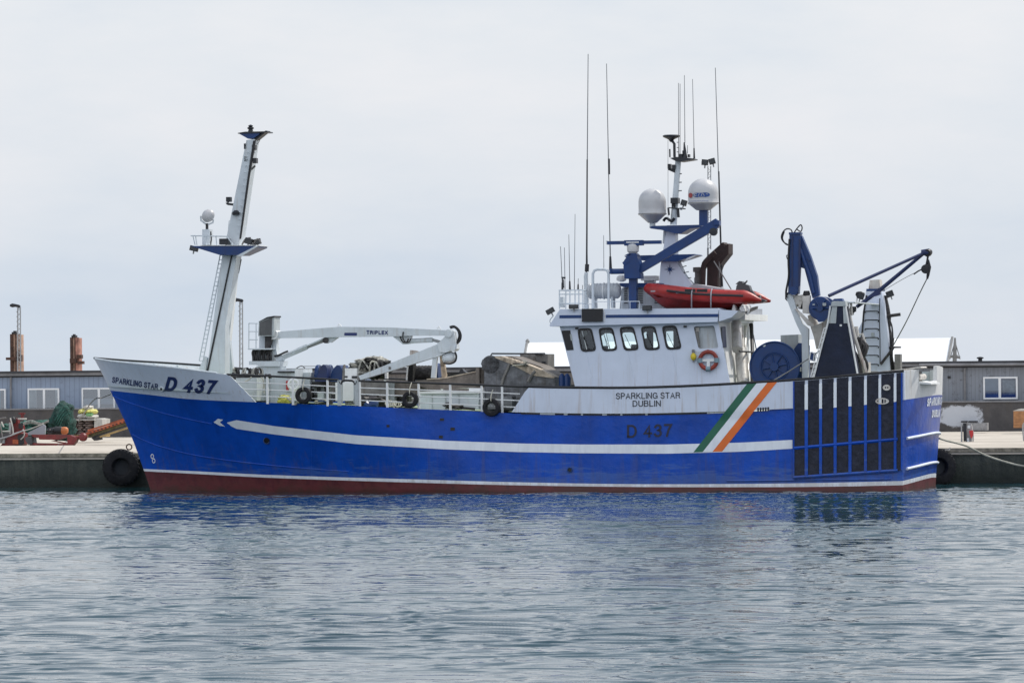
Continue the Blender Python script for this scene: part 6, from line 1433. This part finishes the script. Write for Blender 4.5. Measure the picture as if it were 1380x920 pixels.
m = MB('hydraulic_black'); band(m, 124, 588.4, 205, 561.6, 1.4, 1.4, v2, .5); m.prismpx([(123,590),(134,588),(135,592),(127,593.6)], v2-.05, v2+.3); m.build('return_idlers', cv)
m = MB('black')
for i in range(11): x = 121+i*5; y = 582.4-(x-116)*.328; m.boxpx(x, y+1.2, x+2.4, y+2.6, v2-.01, v2)
m.build('slot_row', cv)
MB('post_grey').boxpx(183,560,186,590,v2+.2,v2+.4).build('leg', cv)
# pallet with brown sacks, and light sacks on it
vp = depth(115, 588.5); vp = min(vp, 30)
c = S(118, 587, vp); pz = thing('pallet_of_sacks', 'brown paper sacks stacked in layers on a pallet with white wrap at one side', 'pallet', (c.x, vp, ZQ))
for j in range(7):
    y1 = 586-j*2.95; m = MB('sack_brown')
    for x in ((103.6,112.6,121.8) if j % 2 else (102.8,110.5,119,124)): m.blob(S(x+random.uniform(-.4,.4), y1-1.5, vp+.45), (.175, .5, .068), j*5+x, .12, 2)
    m.build('sack_layer', pz)
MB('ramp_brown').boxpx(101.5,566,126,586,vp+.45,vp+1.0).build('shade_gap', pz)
MB('sack_wrap').prismpx([(126.5,586),(127,566),(130,563.5),(137.5,564.5),(137,586)], vp+.1, vp+1.2).prismpx([(99.5,566),(101,564.8),(127,564.5),(128,566)], vp-.02, vp+1.1).build('wrap', pz)
MB('wood_yellow').boxpx(99.5,586,137.5,588.6,vp,vp+1.1).build('pallet', pz)
c = S(119, 564.4, vp+.5); ys = thing('yellow_sacks', 'yellow, white and green sacks lying on top of the brown sack pallet', 'sacks', (c.x, vp+.5, c.z))
MB('sack_yellow').blob(S(114,554.5,vp+.5), (.26,.4,.11), 1, .2).blob(S(124,554.5,vp+.5), (.24,.4,.11), 2, .2).build('yellow_sack', ys)
MB('sack_wrap').blob(S(114,560.5,vp+.5), (.28,.45,.13), 4, .2).blob(S(124,561,vp+.5), (.24,.45,.12), 5, .2).blob(S(119,549.5,vp+.5), (.20,.3,.10), 6, .3).build('white_sack', ys)
MB('sack_green').boxpx(116,556.5,123,560.5,vp+.0,vp+.4).build('green_sack', ys)
# green net heap under tarp
vn = max(v1+3, 18)
c = S(84, 590, vn); nh = thing('green_net_heap', 'tall dark green net heap lashed up beside the shed windows', 'fishing net', (c.x, vn, ZQ))
m = MB('net_green').blob(S(86,560,vn), (.42,.6,.55), 2, .22, 4, 1.4).blob(S(77,570,vn-.2), (.36,.5,.35), 4, .3, 3).blob(S(88,575,vn), (.42,.6,.40), 6, .3, 3).blob(S(88,550,vn), (.34,.4,.20), 8, .25, 3).blob(S(82,586,vn), (.55,.6,.22), 9, .25, 3); m.build('net_body', nh)
for i in range(4): MB('net_teal').tubepx([(74+i*2,566+i*3),(80+i*2,556+i*2),(86+i*3,548+i*3),(94,551+i*7)], vn-.75, .02, 5, 4).build('lashing', nh)
v_o = v1+1.2
c = S(85, 586, v_o); fo = thing('orange_float', 'round black and orange float drum lying behind the red trailer', 'float', (c.x, v_o, ZQ))
MB('float_orange').lathe([(.02,-.02),(.10,-.0),(.14,.05),(.155,.14),(.14,.25)], S(91.5,580,v_o), (-1,-.1,0), 24).build('float_end', fo); MB('black').lathe([(.14,.0),(.17,.05),(.17,.30),(.10,.36)], S(84.5,580,v_o), (-1,-.1,0), 24).blob(S(70,581,v_o), (.2,.2,.16), 3, .3).build('float_body', fo)
c = S(48, 586, v1+1.6); bd = MB('board_grey').prismpx([(34.5,586),(36,583.5),(58,572),(61,573.5),(60.5,586)], v1+1.6, v1+1.7).build('leaning_board', None, (c.x, v1+1.6, ZQ)); tag(bd, 'pale grey triangular board leaning behind the red trailer frame', 'board')
c = S(46, 575, vn); gn = thing('green_net_strip', 'low strip of teal netting on the quay between red machine and net heap', 'fishing net', (c.x, vn, ZQ))
MB('net_teal').blob(S(38,573,vn), (.40,.5,.16), 1, .45).blob(S(48,572,vn), (.42,.5,.14), 2, .45).blob(S(58,569.5,vn), (.42,.5,.12), 3, .4).blob(S(46,580,vn), (.8,.6,.26), 4, .3).build('net_body', gn)
for i in range(3): MB('net_light').tubepx([(31,570+i),(42,566+i*2),(55,570+i),(66,566+i)], vn-.6, .018, 5, 4).build('net_rope', gn)
# red machine at the far left
c = S(14, 600, v1+.2); rm_ = thing('red_deck_machine', 'dark red net hauling machine with wires at the left edge of the quay', 'machine', (c.x, v1+.2, ZQ))
vm = v1+.3
m = MB('machine_red').prismpx([(1,600),(3,597),(14,585),(24,581),(31,584),(31.5,597),(29,600.5),(8,601)], vm, vm+.6); m.prismpx([(13,566),(16,563),(23,564),(24,570),(30,573),(31,583),(24,586),(20,590),(14,586)], vm+.2, vm+.5); m.boxpx(25,556,32,558,vm+.2,vm+.4); m.boxpx(28,557,30,565,vm+.2,vm+.4); m.build('body', rm_)
MB('black').boxpx(25,570,30,577,vm+.1,vm+.2).prismpx([(24,586),(31.5,584),(32,598),(27,600.5),(23,598)], vm-.06, vm).blob(S(18,566,vm), (.12,.1,.14), 2, .3).build('housing', rm_)
MB('rail_orange').boxpx(17,592,24.5,598,vm-.08,vm-.06).build('plate', rm_)
m = MB('sack_wrap'); m.boxpx(24,563,34,565,vm+.1,vm+.3); m.boxpx(2,580,14,581.5,vm-.1,vm); m.tubepx([(-6,592),(10,588),(22,583),(40,578),(58,571)], vm-.15, .022, 6, 4); m.tubepx([(14,563),(17,575),(18,585)], vm-.1, .03, 6, 3); m.tubepx([(31,578),(33,586),(28,592)], vm-.1, .025, 6, 3); m.tubepx([(2,568),(5,575)], vm, .03, 6); m.build('wires', rm_)
MB('galvanised').tubepx([(-6,593),(14,587),(31,580)], vm-.2, .03, 6).boxpx(-4,590,6,597,vm-.1,vm+.3).boxpx(12,569,15,584,vm,vm+.1).build('arm', rm_)
MB('net_teal').blob(S(5,577,vm+1), (.25,.3,.18), 5, .45).build('net_scrap', rm_)
MB('steel_grey').tubepx([(-2,564),(8,562.5)], vm+.5, .035, 6).tubepx([(0,570),(4,590),(1,597)], vm-.1, .03, 6).build('lever', rm_)
# power pedestal and others on the right
vpd = max(VQ+2.2, depth(1303, 595)); c = S(1303, 595, vpd)
pd = thing('power_pedestal', 'grey quay supply pedestal with red socket on the quay right of the stern', 'supply post', (c.x, vpd, ZQ))
MB('pedestal_grey').prismpx([(1302,571),(1309,571),(1310,577),(1309,595),(1302,595)], vpd, vpd+.3).build('cabinet', pd); MB('galvanised').tubepx([(1296,595),(1296,573),(1297,571.5)], vpd, .03, 6).tubepx([(1311.5,595),(1311.5,580)], vpd, .02, 6).build('guard', pd)
MB('black_metal').prismpx([(1298,570),(1302,570),(1302.5,594.5),(1298.5,594.5)], vpd-.05, vpd+.2).build('meter_column', pd); MB('sign_red').prismpx([(1306,580),(1311,579.5),(1311.5,585),(1309,591),(1307,586)], vpd-.12, vpd+.0).build('red_socket', pd); MB('gear_white').boxpx(1304,573,1307.5,577,vpd-.03,vpd).boxpx(1303,590,1306,595,vpd-.03,vpd).build('socket_cover', pd)
vb = min(40, depth(1320, 580)); c = S(1320, 579, vb)
cb = MB('pedestal_grey').prismpx([(1311,572),(1313,570.5),(1330,569.5),(1330,579.5),(1311,579.5)], vb, vb+.6).build('concrete_block', None, (c.x, vb, ZQ)); tag(cb, 'grey concrete block lying by the flood wall right of the pedestal', 'block')
bt_ = thing('dark_beam', 'two short black beams resting against the whitewashed flood wall patch', 'beam', S(1305, 569, VW-.5)); ft2.build('beam_piece', bt_)
vc_ = min(38, depth(1375, 577.5)); c = S(1378, 577, vc_); wc = thing('wooden_crate', 'orange-brown slatted wooden crate on the quay at the right edge', 'crate', (c.x, vc_, ZQ))
m = MB('crate_wood')
for i in range(6): y = 553.5+i*3.8; m.boxpx(1365.8, y, 1392, y+3.5, vc_, vc_+.06)
m.boxpx(1365.9,552.8,1391.9,576.4,vc_+.06,vc_+1.0); m.build('boards', wc); MB('sack_wrap').prismpx([(1365,553.5),(1373,550.8),(1386,551),(1393,553.5)], vc_-.02, vc_+1.05).build('cover', wc)
vh = max(VQ+2, depth(1380, 594)); c = S(1383, 594, vh); ho = MB('galvanised').tubepx([(1380,594),(1378.6,580),(1379,572),(1383,568),(1387,572),(1388,594)], vh, .03, 8, 4).build('steel_hoop', None, (c.x, vh, ZQ)); tag(ho, 'galvanised steel hoop guard standing on the quay at the right edge', 'guard rail')

# ------------------------------------------------------------------ water
SLOPE = .0122
def waves():
    rs = np.random.RandomState(5)
    xs = np.concatenate([-np.geomspace(21, 3000, 30)[::-1], np.arange(-20.9, 20.95, .056), np.geomspace(21, 3000, 30)])
    ys = np.concatenate([-np.geomspace(1, 2500, 14)[::-1]+20, np.linspace(22, 53, 40), np.arange(53.5, 85, .043), np.arange(85, 120, .06), np.arange(120, 158, .085), np.array([159, 161, 165, 170, 180])])
    X, Y = np.meshgrid(xs, ys); X = X.astype(np.float32); Y = Y.astype(np.float32); Z = np.zeros_like(X)
    W = np.clip((23-np.abs(X))/3, 0, 1)*np.clip((Y-52)/3, 0, 1)*np.clip((160-Y)/3, 0, 1)
    P = np.zeros_like(X)          # patches of livelier and calmer water
    for i in range(14):
        L = rs.uniform(3, 22); th = rs.uniform(.6, math.pi-.6); P += np.sin(2*math.pi*(X*math.cos(th)+Y*math.sin(th)*.5)/L+rs.uniform(0, 6.28))
    P = np.clip(1+.24*P/np.sqrt(7), .55, 1.45)
    WX = np.zeros_like(X); WY = np.zeros_like(X)      # gentle warp so that crests wander
    for i in range(7):
        L = rs.uniform(.9, 3.5); th = rs.uniform(0, math.pi); s_ = np.sin(2*math.pi*(X*math.cos(th)+Y*math.sin(th))/L+rs.uniform(0, 6.28)).astype(np.float32); WY += .045*L*s_; WX += .06*L*np.roll(s_, 17, axis=1)
    X2 = X+WX; Y2 = Y+WY
    for i in range(64):
        L = float(np.exp(rs.normal(math.log(.48), .38))); L = min(max(L, .27), 2.0)
        if i < 3: L = rs.uniform(2.5, 4)
        th = math.radians(82)+rs.normal(0, .36); k = 2*math.pi/L
        slope = SLOPE if L < 3 else SLOPE*.5
        a = slope/k; arg = k*(X2*math.cos(th)+Y2*math.sin(th))+rs.uniform(0, 6.28)
        Z += a*2.2*((np.sin(arg)+1)*.5)**2.6
    Z = (Z-Z.mean())*W*P
    ny, nx = X.shape; me = bpy.data.meshes.new('water')
    me.vertices.add(nx*ny); me.vertices.foreach_set('co', np.stack([X, Y, Z], -1).astype(np.float32).ravel())
    i = np.arange(nx-1)[None, :] + np.arange(ny-1)[:, None]*nx
    F = np.stack([i, i+1, i+nx+1, i+nx], -1).reshape(-1)
    nf = (nx-1)*(ny-1); me.loops.add(nf*4); me.loops.foreach_set('vertex_index', F.astype(np.int32)); me.polygons.add(nf)
    me.polygons.foreach_set('loop_start', np.arange(0, nf*4, 4, dtype=np.int32)); me.polygons.foreach_set('use_smooth', np.ones(nf, dtype=bool))
    me.update(); me.materials.append(MATS['water']); o = bpy.data.objects.new('water', me); COL.objects.link(o); o['kind'] = 'structure'
waves()

# ------------------------------------------------------------------ sky, sun, camera
SUN_EL, SUN_AZ = math.radians(52), math.radians(50)       # azimuth clockwise from +Y: behind the ship, to the right
wd = bpy.data.worlds.new('World'); sc.world = wd; wd.use_nodes = True; nt = wd.node_tree; nt.nodes.clear()
out = nt.nodes.new('ShaderNodeOutputWorld'); bg = nt.nodes.new('ShaderNodeBackground'); nt.links.new(bg.outputs[0], out.inputs[0])
sky = nt.nodes.new('ShaderNodeTexSky'); sky.sky_type = 'NISHITA'; sky.sun_disc = False; sky.sun_elevation = SUN_EL; sky.sun_rotation = SUN_AZ; sky.dust_density = 3.0; sky.air_density = 1.2
tc = nt.nodes.new('ShaderNodeTexCoord')
cloud = noise(nt, tc.outputs['Generated'], 9.0, 7, .58, (1, 1, 3.2), 1.3)
haze = ramp(nt, cloud, [(.30, (7.4, 8.05, 8.95)), (.5, (8.35, 8.7, 9.25)), (.68, (9.1, 9.15, 9.5))])
sp = nt.nodes.new('ShaderNodeSeparateXYZ'); nt.links.new(tc.outputs['Generated'], sp.inputs[0])
low = ramp(nt, sp.outputs[2], [(.0, (.84, .895, .95)), (.03, (.92, .95, .98)), (.08, (1.0, 1.0, 1.0)), (.22, (.80, .84, .90)), (.45, (.55, .62, .74)), (1.0, (.52, .60, .74))])
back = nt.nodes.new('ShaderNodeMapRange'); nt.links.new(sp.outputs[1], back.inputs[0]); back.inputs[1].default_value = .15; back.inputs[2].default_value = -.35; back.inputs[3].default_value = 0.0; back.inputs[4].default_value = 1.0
low = mixc(nt, back.outputs[0], low, (1.42, 1.44, 1.48))  # sky behind the camera brightened as added fill on the ship's near side
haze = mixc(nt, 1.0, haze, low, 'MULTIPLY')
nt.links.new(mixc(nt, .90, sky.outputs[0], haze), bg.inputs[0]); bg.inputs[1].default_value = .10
sl_ = bpy.data.lights.new('sun', 'SUN'); sl_.energy = 3.6; sl_.angle = math.radians(1.2); sl_.color = (1, .95, .86)
so = bpy.data.objects.new('sun', sl_); COL.objects.link(so)
d = Vector((math.sin(SUN_AZ)*math.cos(SUN_EL), math.cos(SUN_AZ)*math.cos(SUN_EL), math.sin(SUN_EL))); so.rotation_euler = (-d).to_track_quat('-Z', 'Y').to_euler()
cam = bpy.data.cameras.new('camera'); co = bpy.data.objects.new('camera', cam); COL.objects.link(co); sc.camera = co
co.matrix_world = Matrix.Translation((0, 0, EYE)) @ CAMR.to_4x4(); cam.sensor_width = 36; cam.lens = 36*FPX/1380; cam.clip_start = 1; cam.clip_end = 20000
sc.view_settings.view_transform = 'Standard'; sc.view_settings.look = 'None'; sc.view_settings.exposure = 0
sc.render.resolution_x = 1024; sc.render.resolution_y = 682
